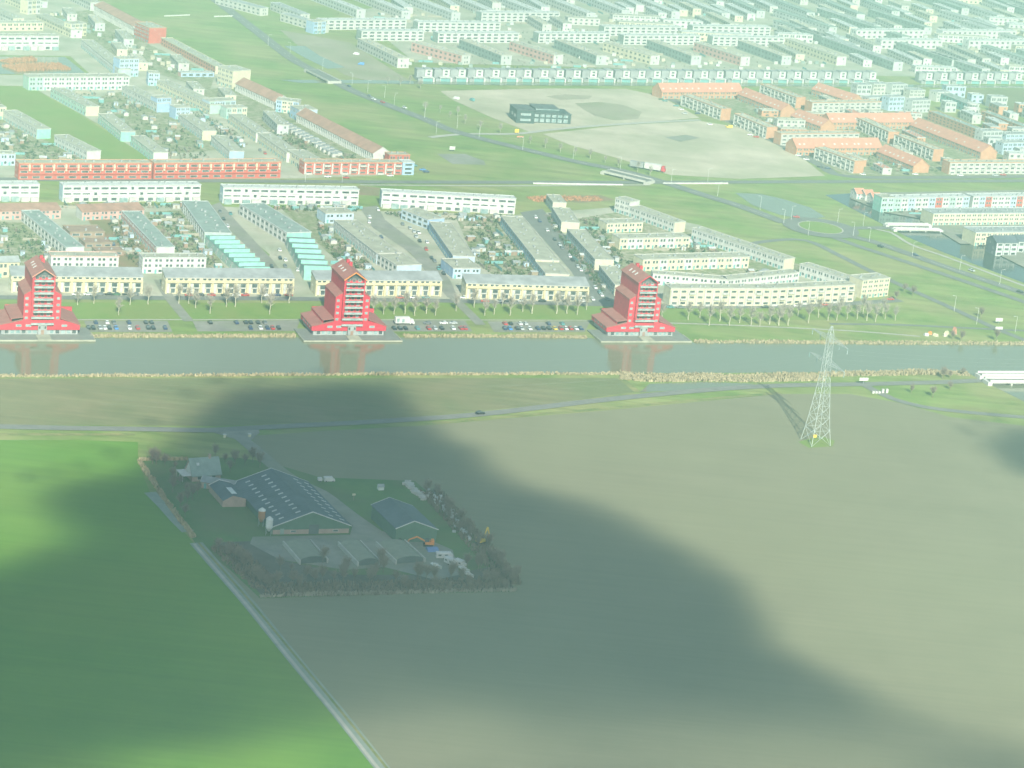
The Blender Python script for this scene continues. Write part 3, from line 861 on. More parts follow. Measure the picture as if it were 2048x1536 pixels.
# ------------------------------------------------------------------ the orange-roofed quarter
OG = 'orange roofed terraces'
for lab, a, b, h, D, ri in (
        ('orange-roofed terrace at the upper left corner of the orange quarter', (1323, 198), (1484, 197), 5.5, 14.5, 4.8),
        ('long orange-roofed terrace in the middle of the orange quarter', (1660, 259), (1826, 258), 5.5, 14.5, 4.8),
        ('long orange-roofed terrace with brick hip near the lower lot street', (1592, 311), (1762, 310), 5.5, 14.5, 4.8),
        ('orange-roofed slanting terrace right of the upper left orange terrace', (1474, 200), (1560, 234), 5.0, 13.5, 4.2),
        ('orange-roofed slanting terrace at the top of the orange quarter', (1622, 190), (1700, 215), 5.0, 13.5, 4.2),
        ('orange-roofed short slanting terrace in the inner court', (1580, 244), (1640, 266), 5.0, 13.5, 4.2),
        ('orange-roofed longest slanting terrace on the right side of the quarter', (1818, 262), (1960, 318), 5.0, 14.5, 4.6),
        ('orange-roofed slanting terrace at the bottom near the bus road', (1752, 316), (1825, 346), 5.0, 13.5, 4.2)):
    row(lab, a, b, h, D, 'brick', 'orange', 'dots', 2, 5.4, rt='gable', rise=ri + .8, skyl=1, group=OG, trim='brick', end='brick')
BG = 'white fronted brick terraces of the orange quarter'
for lab, a, b in (('brick terrace with white bays facing the upper sand lot', (1361, 211), (1440, 241)), ('brick terrace with white bays beside the yellow parked van', (1466, 250), (1531, 278)),
                  ('brick terrace with white bays at the top, left of the topmost orange roof', (1518, 190), (1590, 217)), ('brick terrace with white bays between the two long orange roofs', (1711, 258), (1774, 287)),
                  ('brick terrace with white bays below the longest slanting orange roof', (1786, 292), (1864, 323)), ('brick terrace with white bays at the lower corner of the lot street', (1627, 318), (1706, 347))):
    row(lab, a, b, 8.6, 9, 'offwhite', 'roofbeige', 'brickbays', 3, 5.2, end='brick', ends=('right', 'left'), group=BG, trim='brick')
for lab, a, b in (('white row with brick left end in the middle court of the orange quarter', (1560, 291), (1716, 289)), ('white row at the back of the orange quarter below the grey blocks', (1622, 227), (1760, 225)),
                  ('white row with brick left end at the lower right of the orange quarter', (1897, 349), (2075, 348))):
    row(lab, a, b, 8.4, 9, 'offwhite', 'roofbeige', 'brickbays', 3, 5.2, end='brick', ends=('left',), trim='brick')

# ------------------------------------------------------------------ grey blocks right of it
GB = [(1712, 197, 1740, 197, 11, 'palegrey'), (1745, 190, 1775, 190, 9, 'offwhite'), (1782, 194, 1812, 193, 10, 'palegrey'), (1818, 200, 1848, 200, 8, 'offwhite'), (1735, 216, 1770, 215, 8, 'palegrey'),
      (1776, 222, 1806, 221, 11, 'paleblue'), (1822, 226, 1858, 225, 10, 'palegrey'), (1872, 204, 1898, 203, 8, 'white'), (1962, 292, 2001, 291, 11, 'palegrey'), (2004, 310, 2050, 309, 9, 'paleblue'), (2010, 290, 2060, 289, 8, 'paleblue')]
for i, (x0, y0, x1, y1, h, c) in enumerate(GB):
    block('%s flat-roofed block, %s from the left beside the orange quarter' % ({'palegrey': 'grey', 'offwhite': 'off-white', 'paleblue': 'pale blue', 'white': 'white'}[c], ordn(i)), (x0, y0), (x1, y1), h, 9, wall=c, roof='roofgrey', floors=3, end=c, group='grey blocks beside the orange quarter', tiny=True)
row('teal-roofed slanting terrace below the east meadow', (1870, 200), (1935, 226), 7, 10, 'teal', 'roofteal', 'wide', 2, 5.2, end='palegrey', tiny=True)
row('dark red slanting terrace right of the long orange roofs', (1855, 240), (1965, 283), 7, 8, 'brick', 'roofteal', 'wide', 3, 5.2, end='brick', tiny=True, trim='brick')
row('teal and red slanting terrace at the right edge', (1960, 240), (2060, 278), 7, 9, 'brick', 'roofteal', 'wide', 3, 5.2, end='brick', tiny=True, trim='brick')
def lathe_house():
    p = P(1941, 234)
    r = thing('stepped_round_house', 'white rounded stepped building right of the grey blocks', 'building', (p.x, p.y, 0), UH)
    for k, (rr, z0, z1) in enumerate(((9, -.3, 3.6), (6.5, 3.6, 8.0), (4.2, 8.0, 11.5))):
        mb = MB()
        mb.lathe([(rr, z0), (rr, z1 - .3), (rr + .3, z1 - .3), (rr + .3, z1)], n=20)
        mb.build('drum', ['white'], r)
        for a in range(200, 341, 28):
            put('window', window_mesh('white', 'glass'), r, (rr * math.cos(rad(a)), rr * math.sin(rad(a)), (z0 + z1) / 2), rad(a) + math.pi / 2, (2.0, 1, (z1 - z0) * .5))
lathe_house()

# ------------------------------------------------------------------ line of white head houses along the drain
HX = [850, 885, 917, 952, 985, 1017, 1049, 1083, 1114, 1148, 1181, 1213, 1247, 1278, 1309, 1340, 1372, 1404, 1435, 1468, 1499, 1529, 1560, 1591, 1622, 1652, 1682, 1712, 1742]
HX2 = [1855, 1885, 1916, 1947, 1977, 2006, 2035]
def head_house(px, py, label, group):
    p = P(px - 16, py)
    r = thing('head_house', label, 'house', (p.x, p.y, 0), UH, group)
    mb = MB()
    mb.box(6.6, 12.4, 1.5, 10, -.3, 8.6)
    mb.build('wall', ['white'], r)
    mb = MB()
    mb.box(.4, 6.6, 3.2, 10, -.3, 8.0)
    mb.build('stair_wing', ['roofgrey'], r)
    mb = MB()
    mb.box(6.4, 12.6, 1.3, 10.2, 8.602, 8.9)
    mb.box(.2, 6.39, 3.0, 10.2, 8.002, 8.3)
    mb.build('roof', ['roofgrey'], r)
    for z in (4.9, 7.2):
        put('window', window_mesh('white', 'glass'), r, (9.5, 1.5, z), 0, (2.6, 1, 1.5))
    mb = MB()          # the glazed porch in a white frame standing towards the drain
    mb.box(3.2, 12.9, -4.2, 1.4, 2.9, 3.3)
    mb.box(11.6, 12.9, -4.2, 1.4, -.3, 2.9)
    mb.box(3.2, 3.6, -4.2, -3.8, -.3, 2.9)
    mb.build('porch_frame', ['white'], r)
    mb = MB()
    mb.box(3.7, 11.5, -3.2, -3.0, .0, 2.8)
    mb.build('porch_glazing', ['teal'], r)
    mb = MB()
    mb.box(-.2, 3.1, -3.6, 3.1, -.3, 2.2)
    mb.build('shed', ['roofgrey'], r)
for i, x in enumerate(HX):
    head_house(x, 161 + (x - 850) * .004, 'white two-window head house along the drain, %s from its left end' % ordn(i), 'head houses along the drain')
for i, x in enumerate(HX2):
    head_house(x, 166, 'white two-window head house right of the bare gap, %s of seven' % ordn(i), 'head houses right of the gap')

# ------------------------------------------------------------------ white rows and beige-roofed rows behind the head houses
FG = 'far white rows'
far_h = [(722, 82, 847, 82), (875, 86, 1037, 86), (1076, 86, 1219, 86), (1246, 90, 1399, 90), (1424, 92, 1567, 94), (642, 60, 812, 59), (835, 64, 1000, 65), (1207, 72, 1362, 73), (1384, 70, 1540, 72), (962, 44, 1118, 44),
         (1711, 78, 1846, 78), (1883, 79, 2031, 79), (1761, 98, 1883, 98), (1936, 99, 2080, 99)]
for i, (x0, y0, x1, y1) in enumerate(far_h):
    row('far white row with tall dark windows, %s' % (('leftmost of the front line', 'second of the front line', 'third of the front line', 'fourth of the front line', 'fifth of the front line', 'leftmost of the second line',
        'second of the second line', 'third of the second line', 'fourth of the second line', 'single behind the second line', 'left one of the far right pair', 'right one of the far right pair', 'left one of the lower right pair', 'right one of the lower right pair')[i]),
        (x0, y0), (x1, y1), 8.2, 9, 'white', 'palegrey', 'wide', 2 + (i < 10), 6.4, end='roofteal' if i < 10 else 'palegrey', ends=('left',), group=FG, tiny=False if i < 10 else True)
far_d = [(714, 96, 794, 136, 'offwhite', 'roofbeige', 'white'), (822, 103, 922, 130, 'pink', 'roofbeige', 'white'), (917, 97, 1001, 130, 'roofteal', 'roofbeige', 'palegrey'), (1018, 101, 1106, 129, 'pink', 'roofbeige', 'white'),
         (1107, 97, 1191, 130, 'roofteal', 'roofbeige', 'palegrey'), (1205, 102, 1300, 130, 'cream', 'roofbeige', 'white'), (1292, 97, 1381, 130, 'roofteal', 'roofbeige', 'palegrey'), (1386, 102, 1480, 132, 'pink', 'roofbeige', 'white'),
         (1474, 98, 1562, 130, 'roofteal', 'roofbeige', 'palegrey'), (1568, 94, 1672, 131, 'cream', 'roofbeige', 'white'), (1640, 90, 1785, 142, 'roofteal', 'roofgrey', 'palegrey')]
for i, q in enumerate(far_d):
    row('slanting terrace with %s roof, %s behind the line of head houses' % ('beige' if q[5] == 'roofbeige' else 'grey', ordn(i)), q[:2], q[2:4], 7.6, 10, q[4], q[5], 'wide', 2, 5.4, end=q[6], ends=('right',), group='slanting rows behind the head houses')
# courtyard patio houses of the same quarter
k = 0
for (x0, y0, x1, y1, n) in ((850, 104, 915, 131, 5), (1038, 103, 1098, 129, 5), (1226, 104, 1290, 130, 5), (1412, 104, 1470, 129, 5), (1600, 106, 1660, 130, 5)):
    for i in range(n):
        t = (i + .5) / n
        p = P(x0 + (x1 - x0) * t + 14, y0 + (y1 - y0) * t - 6)
        r = thing('patio_house', 'small cream patio house in the red courts, %s from the left' % ordn(k), 'house', (p.x, p.y, 0), UH, 'cream patio houses')
        mb = MB(); mb.box(-3, 3, -3, 3, -.2, 3.4 + (i % 2) * 1.8); mb.build('wall', ['cream' if i % 2 else 'white'], r)
        mb = MB(); mb.box(-3.2, 3.2, -3.2, 3.2, 3.402 + (i % 2) * 1.8, 3.7 + (i % 2) * 1.8); mb.build('roof', ['roofbeige'], r)
        put('window', window_mesh('white', 'glass'), r, (0, -3, 1.7), 0, (3.2, 1, 1.6))
        k += 1
# the top strip: long slanting rows running out of the picture
top = []
for i, x in enumerate((600, 680, 770, 860, 950, 1040, 1130, 1220, 1310, 1400, 1490, 1580, 1670)):
    top.append((x, -8 - (i % 2) * 3, x + 112 + 10 * (i % 3), 36 + (i % 3) * 3, 'offwhite' if i % 2 else 'palegrey', 'palegrey' if i < 9 else 'roofteal'))
for i, (x, y) in enumerate(((1545, 33), (1632, 30), (1735, 33), (1878, 34), (1960, 2), (2010, 20), (1545, 55), (1590, 70), (1810, -6), (1880, 8), (1790, 100), (1850, 118), (1960, 105), (2030, 112), (1690, 52), (1920, 55))):
    top.append((x, y, x + 112, y + 36, 'roofteal' if i % 3 else 'palegrey', 'roofgrey' if i % 2 else 'roofteal'))
for i, q in enumerate(top):
    row('far %s slanting terrace, %s of the hazy rows at the top' % ('teal-roofed' if q[5] == 'roofteal' else 'pale grey', ordn(i)), q[:2], q[2:4], 7.0, 9, q[4], q[5], 'wide', 2, 5.6, end='palegrey', ends=('right',), group='hazy far rows', tiny=True, trim='roofteal' if q[5] == 'roofteal' else 'white')
for i, (x0, y0, x1) in enumerate(((430, 8, 520), (540, 20, 600), (560, 42, 640))):
    row('%s pale row on the building site at the top' % ('leftmost', 'middle', 'rightmost')[i], (x0, y0), (x1, y0 + 24), 6.5, 9, 'offwhite', 'roofgrey', 'wide', 2, 6, tiny=True)
block('tall white and blue-ended block at the building site', (626, 68), (650, 67), 10, 10, wall='blue', floors=3, end='blue', cols=['blue', 'palegrey'], tiny=False)

# the tightly packed rest of the far quarters: rows set wherever there is room between those above
_spots = []
def _samples(o):
    sx = o.get('row_length')
    if not sx:
        return
    c, s2 = math.cos(o.rotation_euler.z), math.sin(o.rotation_euler.z)
    dp = o['row_depth'] / 2
    for q in range(int(sx / 5) + 1):
        _spots.append((o.location.x + c * 5 * q - s2 * dp, o.location.y + s2 * 5 * q + c * dp))
for o in col.objects:
    if o.parent is None and o.type == 'EMPTY':
        _samples(o)
        if o.name.startswith(('head_house', 'patio_house', 'stepped_round', 'dark_pavilion')):
            _spots.append((o.location.x + 6, o.location.y + 5))
VH = UH - math.pi / 2
def infill(poly, n, L0, L1, D, gap, walls, roofs, lab, group, seed, h=7.0, cross=.2):
    rnd = random.Random(seed)
    got = 0
    for _ in range(n * 60):
        if got >= n:
            break
        x, y = rnd.uniform(min(p[0] for p in poly), max(p[0] for p in poly)), rnd.uniform(min(p[1] for p in poly), max(p[1] for p in poly))
        if not inside(poly, x, y):
            continue
        p = P(x, y)
        L = rnd.uniform(L0, L1)
        a = UH if rnd.random() < cross else VH - .02
        c, s2 = math.cos(a), math.sin(a)
        pts = [(p.x + c * 5 * q - s2 * D / 2, p.y + s2 * 5 * q + c * D / 2) for q in range(int(L / 5) + 1)]
        if any((u0 - u1) ** 2 + (v0 - v1) ** 2 < gap * gap for u0, v0 in pts for u1, v1 in _spots):
            continue
        _spots.extend(pts)
        w = rnd.choice(walls)
        row(lab % ordn(got), (p.x, p.y), (p.x + c * L, p.y + s2 * L), h * rnd.uniform(.8, 1.15), D, w, rnd.choice(roofs), rnd.choice(('wide', 'dots')), 2, 5.6, end=w, group=group, tiny=True, px=False)
        got += 1
infill([(690, 0), (2060, -20), (2060, 150), (1850, 150), (1640, 120), (1100, 50), (850, 40)], 85, 28, 75, 8.5, 13.5, ['offwhite', 'white', 'white', 'cream'], ['palegrey', 'palegrey', 'roofbeige', 'roofolive'],
       'packed pale row among the far quarters, %s of the small ones', 'packed far rows', 31, 6.6, .5)
infill([(1860, 185), (2070, 235), (2070, 345), (1990, 320), (1900, 250)], 18, 10, 24, 8, 13, ['palegrey', 'offwhite', 'paleblue', 'brick'], ['palegrey', 'roofgrey'], 'pale packed block right of the long orange roofs, %s of the small ones', 'packed blocks', 32, 8, .6)
infill([(1470, 205), (1640, 180), (1760, 215), (1850, 260), (1900, 320), (1880, 345), (1720, 345), (1560, 280)], 14, 10, 26, 7, 11, ['brick', 'offwhite'], ['orange', 'roofbeige'], 'small infill row inside the orange quarter, %s of the short ones', 'orange infill rows', 33, 5, .4)
infill([(0, 0), (130, -10), (250, 70), (420, 150), (560, 235), (540, 260), (300, 170), (160, 120), (60, 60), (0, 50)], 10, 24, 48, 8, 16, ['offwhite', 'cream', 'palegrey'], ['roofolive', 'roofbeige'], 'slanting pale row in the upper left gardens, %s of the plain ones', 'upper left infill', 34, 6, 0)

for o in col.objects:
    for kq in ('row_length', 'row_depth'):
        if kq in o:
            del o[kq]

# ------------------------------------------------------------------ dark clad pavilion on the sand lot
def dark_pavilion():
    pa, pb = P(1032, 246), P(1144, 251)
    ax = pb - pa
    r = thing('dark_pavilion', 'dark clad L-shaped two-storey building on the sand lot', 'building', (pa.x, pa.y, 0), math.atan2(ax.y, ax.x))
    L = ax.length
    mb = MB(); mb.box(0, L * .32, 0, 20, -.3, 9.5); mb.build('wall', ['darkclad'], r)
    mb = MB(); mb.box(L * .32, L, 4, 24, -.3, 7.2); mb.build('wall', ['darkclad'], r)
    mb = MB(); mb.box(L * .36, L * .78, 5, 22, 7.25, 10.2); mb.build('roof_storey', ['darkclad'], r)
    mb = MB(); mb.box(-.3, L * .32 + .3, -.3, 20.3, 9.503, 9.9); mb.box(L * .33, L + .3, 3.7, 4.9, 7.203, 7.5); mb.box(L * .35, L * .79, 4.91, 22.2, 10.203, 10.5); mb.build('roof', ['roofdark'], r)
    mb = MB(); mb.box(L * .36, L * .78, 4.6, 4.95, 9.5, 10.1); mb.build('roof_edge', ['paleglass'], r)
    for i in range(6):
        x = L * (.38 + .105 * i)
        put('window', window_mesh('palegrey', 'paleglass'), r, (x, 4, 5.4), 0, (3.0, 1, 1.8))
        put('window', window_mesh('palegrey', 'paleglass'), r, (x, 4, 2.0), 0, (3.0, 1, 2.4))
    for z in (2.6, 6.6):
        put('window', window_mesh('palegrey', 'paleglass'), r, (L * .16, 0, z), 0, (7.5, 1, 1.6))
    for y in (5, 12):
        put('window', window_mesh('palegrey', 'paleglass'), r, (0, y, 5), -math.pi / 2, (3, 1, 2))
dark_pavilion()

# ------------------------------------------------------------------ houses on the harbour quay at the right
row('row of white, pale blue and red gabled houses at the left of the harbour', (1786, 424), (1936, 420), 9.0, 9, 'white', 'palegrey', 'dots', 3, 5.4, end='palemint', cols=['palemint', 'white', 'paleblue', 'white', 'white', 'paleblue', 'redbrick', 'white'], ends=('left',))
row('row of white, pale blue and red houses at the right edge of the harbour', (1943, 420), (2080, 418), 9.0, 9, 'white', 'palegrey', 'dots', 3, 5.4, end='palegrey', cols=['white', 'paleblue', 'redbrick', 'white', 'white'], ends=('left',))
block('plain mint block at the left end of the harbour house row', (1760, 425), (1785, 425), 9.8, 10, wall='palemint', floors=3, end='mint')
for i, (x, y) in enumerate(((1712, 400), (1730, 403), (1745, 409))):
    row('white villa with orange roof at the harbour tip, %s from the left' % ordn(i), (x, y), (x + 17, y), 4.5, 8, 'white', 'orange', 'dots', 2, 5, rt='gable', rise=2.6, name='villa', cat='house', group='harbour villas')
row('long cream quay row over a white ground floor, upper of two', (1864, 452), (2100, 450), 8.0, 14, 'cream', 'roofgrey', 'dots', 3, 4.2, end='paleyellow', ends=('left',), name='quay_row')
row('long cream quay row over a white ground floor, lower of two', (1948, 492), (2120, 490), 8.5, 14, 'cream', 'roofgrey', 'dots', 3, 4.2, end='paleyellow', ends=('left',), name='quay_row')
row('dark-roofed house with cream front at the lower harbour corner', (1990, 512), (2032, 512), 8.5, 12, 'palegrey', 'roofslate', 'wide', 3, 5, rt='gable', rise=3.0, end='roofslate', name='quay_house', cat='house', trim='roofslate')
row('grey gabled quay house cut by the right edge', (2034, 506), (2085, 507), 7.5, 12, 'palegrey', 'roofslate', 'wide', 2, 5, rt='gable', rise=2.6, name='quay_house', cat='house', trim='roofslate')

# ------------------------------------------------------------------ bridges
def bridge(label, A, B, width, z, parapet=1.1, piers=2, mat='offwhite', sag=0.0, cat='bridge'):
    pa, pb = P(*A), P(*B)
    ax = pb - pa
    L = ax.length
    r = thing('bridge', label, cat, (pa.x, pa.y, 0), math.atan2(ax.y, ax.x))
    mb = MB(); mb.box(0, L, -width / 2, width / 2, z - .7, z); mb.build('deck', ['concrete'], r)
    mb = MB(); mb.box(.2, L - .2, -width / 2 + .5, width / 2 - .5, z + .01, z + .05); mb.build('road_surface', ['asphalt'], r)
    for s in (-1, 1):
        mb = MB(); y = s * (width / 2 - .2); mb.box(0, L, y - .18, y + .18, z + .002, z + parapet); mb.build('parapet', [mat], r)
    for i in range(piers):
        x = L * (i + 1) / (piers + 1)
        mb = MB(); mb.box(x - .5, x + .5, -width / 2 + .3, width / 2 - .3, -.2, z - .7); mb.build('pier', ['concrete'], r)
    for x in (0, L):
        mb = MB(); mb.box(x - 1.2, x + 1.2, -width / 2 - .3, width / 2 + .3, -.3, z - .05); mb.build('abutment', [mat], r)
    return r
bridge('white concrete flyover carrying the main road over the bus road', (1212, 347), (1298, 368), 10, 2.0, .8, 1, 'concrete')
bridge('pale bridge of the main road over the drain by the grass wedge', (622, 144), (668, 167), 10.6, 2.0, .7, 1, 'concrete')
bridge('white twin bridge into the harbour, upper span', (1772, 453), (1858, 454), 3.4, 1.5, .8, 2, 'white')
bridge('white twin bridge into the harbour, lower span', (1788, 462), (1880, 464), 3.4, 1.5, .8, 2, 'white')
bridge('white canal bridge at the right picture edge, farther span', (1958, 756), (2150, 756), 5, 2.0, 1.1, 3, 'white')
bridge('white canal bridge at the right picture edge, nearer span', (1974, 768), (2150, 769), 6, 2.0, 1.1, 3, 'white')
def barrier(label, A, B, h):
    pa, pb = P(*A), P(*B)
    ax = pb - pa
    o = MB()
    L = ax.length
    n = int(L / 4)
    r = thing('noise_barrier', label, 'barrier', (pa.x, pa.y, 0), math.atan2(ax.y, ax.x), 'white barriers along the bus road')
    for i in range(n):
        put('panel', cube_mesh('white', 'panel'), r, ((i + .5) * L / n, 0, 0), 0, (L / n - .08, .3, h))
barrier('white parapet wall along the bus road left of the flyover', (1066, 368), (1246, 371), 1.0)
barrier('white parapet wall along the bus road right of the flyover', (1326, 368), (1456, 368), 1.0)
barrier('white parapet strip at the far top beside the main road', (328, 33), (380, 31), 1.0)
barrier('short white parapet strip right of the main road at the far top', (428, 34), (466, 33), 1.0)

# ------------------------------------------------------------------ lorry on the sand lot
def lorry():
    pa, pb = P(1260, 334), P(1330, 345)
    ax = pb - pa
    L = ax.length
    r = thing('lorry', 'long white lorry trailer with red cab parked on the sand lot', 'lorry', (pa.x, pa.y, 0), math.atan2(ax.y, ax.x))
    mb = MB(); mb.box(0, L * .38, -1.8, 1.8, 1.1, 4.6); mb.build('rear_trailer', ['roofgrey'], r)
    mb = MB(); mb.box(L * .41, L * .88, -1.8, 1.8, 1.1, 4.8); mb.build('trailer', ['white'], r)
    mb = MB(); mb.prism([(-1.7, .6), (1.7, .6), (1.7, 4.0), (-1.7, 4.0)], L * .90, L * .98); mb.prism([(-1.7, .6), (1.7, .6), (1.7, 2.6), (-1.7, 2.6)], L * .98, L); mb.build('cab', ['tower'], r)
    mb = MB(); mb.box(L * .979, L * .985, -1.4, 1.4, 2.7, 3.8); mb.build('windscreen', ['glass'], r)
    mb = MB(); mb.box(0, L * .96, -.6, .6, .7, 1.05); mb.build('chassis', ['tyre'], r)
    for x in (.06, .12, .5, .56, .8, .93):
        for s in (-1, 1):
            w = MB(); w.beam((L * x, s * 1.2, .55), (L * x, s * 1.75, .55), .55, n=10); w.build('wheel', ['tyre'], r)
lorry()
# ------------------------------------------------------------------ the three red towers
UDIR = Vector((math.cos(UH), math.sin(UH), 0))
VDIR = Vector((-math.sin(UH), math.cos(UH), 0))

def red_tower(label, px, py):
    p = P(px, py)
    r = thing('red_tower', label, 'tower', (p.x, p.y, 0), UH, 'red towers on the canal')
    TW, TD, EH, RI = 5.4, 24.0, 29.6, 3.6       # half width, depth, eaves height, ridge rise
    # deck on the water
    mb = MB(); mb.box(-26, 24, -9, 12, .08, .75); mb.build('deck', ['deck'], r)
    mb = MB(); mb.box(-26.2, 24.2, -9.3, -8.9, .2, 1.0); mb.box(23.9, 24.25, -8.89, 3, .2, 1.0); mb.box(-26.25, -25.9, -8.89, 3, .2, 1.0); mb.build('deck_edge', ['roofolive'], r)
    mb = MB(); mb.box(-3.0, 3.4, -9.0, -1.2, .76, 1.25); mb.build('landing_ramp', ['roofolive'], r)
    # ground floor, set back, and the wide red storey above it
    mb = MB(); mb.box(-19.0, 17.2, .8, 21, .7, 3.2); mb.build('ground_floor', ['roofgrey'], r)
    hw0, hw1 = -20.2, 18.0
    mb = MB()
    mb.v += [(hw0, 0, 3.2), (hw1, 0, 3.2), (hw1, 22, 3.2), (hw0, 22, 3.2), (hw0, 0, 5.5), (hw1, 0, 5.5), (hw1, 22, 5.5), (hw0, 22, 5.5), (-TW - 4, 0, 8.2), (TW + 4, 0, 8.2), (TW + 4, 22, 8.2), (-TW - 4, 22, 8.2)]
    for q in ((0, 3, 2, 1), (0, 1, 5, 9, 8, 4), (2, 3, 7, 11, 10, 6), (1, 2, 6, 5), (3, 0, 4, 7)):
        mb.f.append(q); mb.m.append(0)
    mb.build('lower_storey', ['tower'], r)
    # low roofs: outer lean-to on the left, raised inner roof, one plain slope on the right
    def slope(x0, z0, x1, z1, y0, y1, nm='low_roof', t=.3):
        m = MB()
        m.v += [(x0, y0, z0), (x1, y0, z1), (x1, y1, z1), (x0, y1, z0), (x0, y0, z0 + t), (x1, y0, z1 + t), (x1, y1, z1 + t), (x0, y1, z0 + t)]
        for q in ((0, 3, 2, 1), (4, 5, 6, 7), (0, 1, 5, 4), (1, 2, 6, 5), (2, 3, 7, 6), (3, 0, 4, 7)):
            m.f.append(q); m.m.append(0)
        return m.build(nm, ['towerroof'], r)
    slope(hw0 - .3, 5.45, -14.6, 6.75, -.35, 22.3)
    mb = MB(); mb.box(-14.6, -14.3, 1.2, 23.5, 5.5, 8.2); mb.box(-14.29, -TW - 4, 23.2, 23.5, 5.5, 8.9); mb.build('roof_upstand', ['tower'], r)
    slope(-14.7, 8.2, -TW - 3.2, 9.0, .9, 23.8)
    slope(-14.59, 6.75, -TW - 4, 7.95, -.35, .8)
    slope(TW + 3.2, 8.9, hw1 + .3, 5.45, -.35, 22.3)
    mb = MB(); mb.box(12.0, hw1 - .2, 22.31, 23.6, 3, 8.0); mb.build('roof_upstand', ['tower'], r)
    # shoulders of the tower
    for s in (-1, 1):
        mb = MB()
        w0, w1 = TW + .02, TW + 3.4
        pr = [(w0, 3.3), (w1, 3.3), (w1, 20.2), (w0, 22.2)]
        i0 = len(mb.v)
        for y in (1.2, TD - 2.5):
            mb.v += [(s * a, y, z) for a, z in pr]
        fs = [(0, 1, 2, 3), (7, 6, 5, 4), (0, 4, 5, 1), (1, 5, 6, 2), (2, 6, 7, 3), (3, 7, 4, 0)]
        for q in fs:
            mb.f.append(q if s > 0 else tuple(reversed(q))); mb.m.append(0)
        mb.build('shoulder', ['tower'], r)
        slope(min(s * w0, s * (w1 + .25)), 20.22 + (2.1 if s > 0 else -.05), max(s * w0, s * (w1 + .25)), 20.22 + (-.05 if s > 0 else 2.1), .9, TD - 2.2, 'shoulder_roof')
        for k in range(5):
            put('window', window_mesh('pink', 'paleglass'), r, (s * (TW + 2.0), 1.2, 5.6 + 3.2 * k), 0, (1.5, 1, 1.3))
    # the slab itself with gable
    mb = MB()
    mb.v += [(-TW, 1.5, .7), (TW, 1.5, .7), (TW, TD, .7), (-TW, TD, .7), (-TW, 1.5, EH), (TW, 1.5, EH), (TW, TD, EH), (-TW, TD, EH), (0, 1.5, EH + RI), (0, TD, EH + RI)]
    for q in ((0, 3, 2, 1), (0, 1, 5, 8, 4), (2, 3, 7, 9, 6), (1, 2, 6, 5), (3, 0, 4, 7)):
        mb.f.append(q); mb.m.append(0)
    mb.build('slab', ['tower'], r)
    for s in (-1, 1):                # cheek walls that frame the balconies
        mb = MB(); mb.box(min(s * (TW - .9), s * TW), max(s * (TW - .9), s * TW), -.4, 1.49, 8.4, EH + .2); mb.build('cheek_wall', ['tower'], r)
    for s in (-1, 1):
        slope(min(s * (TW + .5), 0), EH - .3 if s < 0 else EH + RI, max(s * (TW + .5), 0), EH + RI if s < 0 else EH - .3, -.9, TD + .4, 'roof', .28)
    for s in (-1, 1):                # orange bargeboards
        mb = MB(); mb.beam((s * (TW + .4), -.95, EH - .25), (0, -.95, EH + RI + .1), .3); mb.build('bargeboard', ['machine' if px > 600 and px < 800 else 'orange' if px < 600 else 'tower'], r)
    mb = MB(); mb.face([(-TW + 1, 1.42, EH - 1.0), (TW - 1, 1.42, EH - 1.0), (TW - 1, 1.42, EH + .3), (0, 1.42, EH + RI - .6), (-TW + 1, 1.42, EH + .3)]); mb.build('loggia_shade', ['roofdark'], r)  # flat dark face painted in for the shade of a loggia recess
    sl = math.atan2(RI, TW)
    for y in (10, 14, 18):
        o = put('skylight', cube_mesh('white', 'skylight'), r, (-TW * .55, y, EH + RI * .45 + .26), 0, (2.0, 1.1, .15)); o.rotation_euler = (0, -sl, 0)
    for y in (15, 20):
        mb = MB(); mb.box(.8, 2.4, y, y + 1.6, EH + 1.5, EH + RI + 1.0); mb.build('roof_lantern', ['tower'], r)
    # eight balconies with furniture-like clutter left to the glass behind them
    for k in range(8):
        z = 6.0 + 3.02 * k
        w = TW - .95 if k > 1 else TW - .2
        mb = MB(); mb.box(-w - .2, w + .2, -1.5, 1.4, z, z + .28); d = mb.build('balcony', ['concrete'], r)
        mb = MB(); mb.box(-w - .15, w + .15, -1.5, -1.4, z + .281, z + 1.0); mb.build('balustrade', ['paleglass'], d)
        for x in (-2.9, 0, 2.9):
            put('window', window_mesh('rosy', 'paleglass' if (k + x) % 2 > 1 else 'glass'), r, (x, 1.5, z + 1.5), 0, (1.7, 1, 1.7))
        for x in (-w, w):
            put('post', cube_mesh('tower', 'post'), r, (x, -1.35, z + .28), 0, (.16, .16, 2.74))
    # entrance tower and porch
    mb = MB(); mb.box(-1.9, 2.2, -1.0, .79, .76, 6.0); mb.build('entrance_tower', ['roofgrey'], r)
    put('door', cube_mesh('brown', 'door'), r, (.2, -1.06, .8), 0, (1.4, .1, 2.6))
    for x in (-1.2, 1.5):
        put('window', window_mesh('offwhite', 'glass'), r, (x, -1.0, 4.6), 0, (1.0, 1, 1.6))
    for i in range(13):              # glazed ground floor
        x = -16.4 + i * 2.66
        if abs(x) < 2.6:
            continue
        put('window', window_mesh('offwhite', 'paleglass' if i % 3 else 'glass'), r, (x, .8, 2.0), 0, (2.1, 1, 1.9))
    for x in (-11.0, -6.4, 10.6):
        put('window', window_mesh('offwhite', 'paleglass'), r, (x, 0, 5.3), 0, (2.6, 1, 1.1))
    for y in (4, 8, 12, 16):
        put('window', window_mesh('offwhite', 'glass'), r, (hw0, y, 4.7), -math.pi / 2, (1.6, 1, 1.3))
red_tower('red gabled tower with white balconies cut by the left picture edge', 83, 672.5)
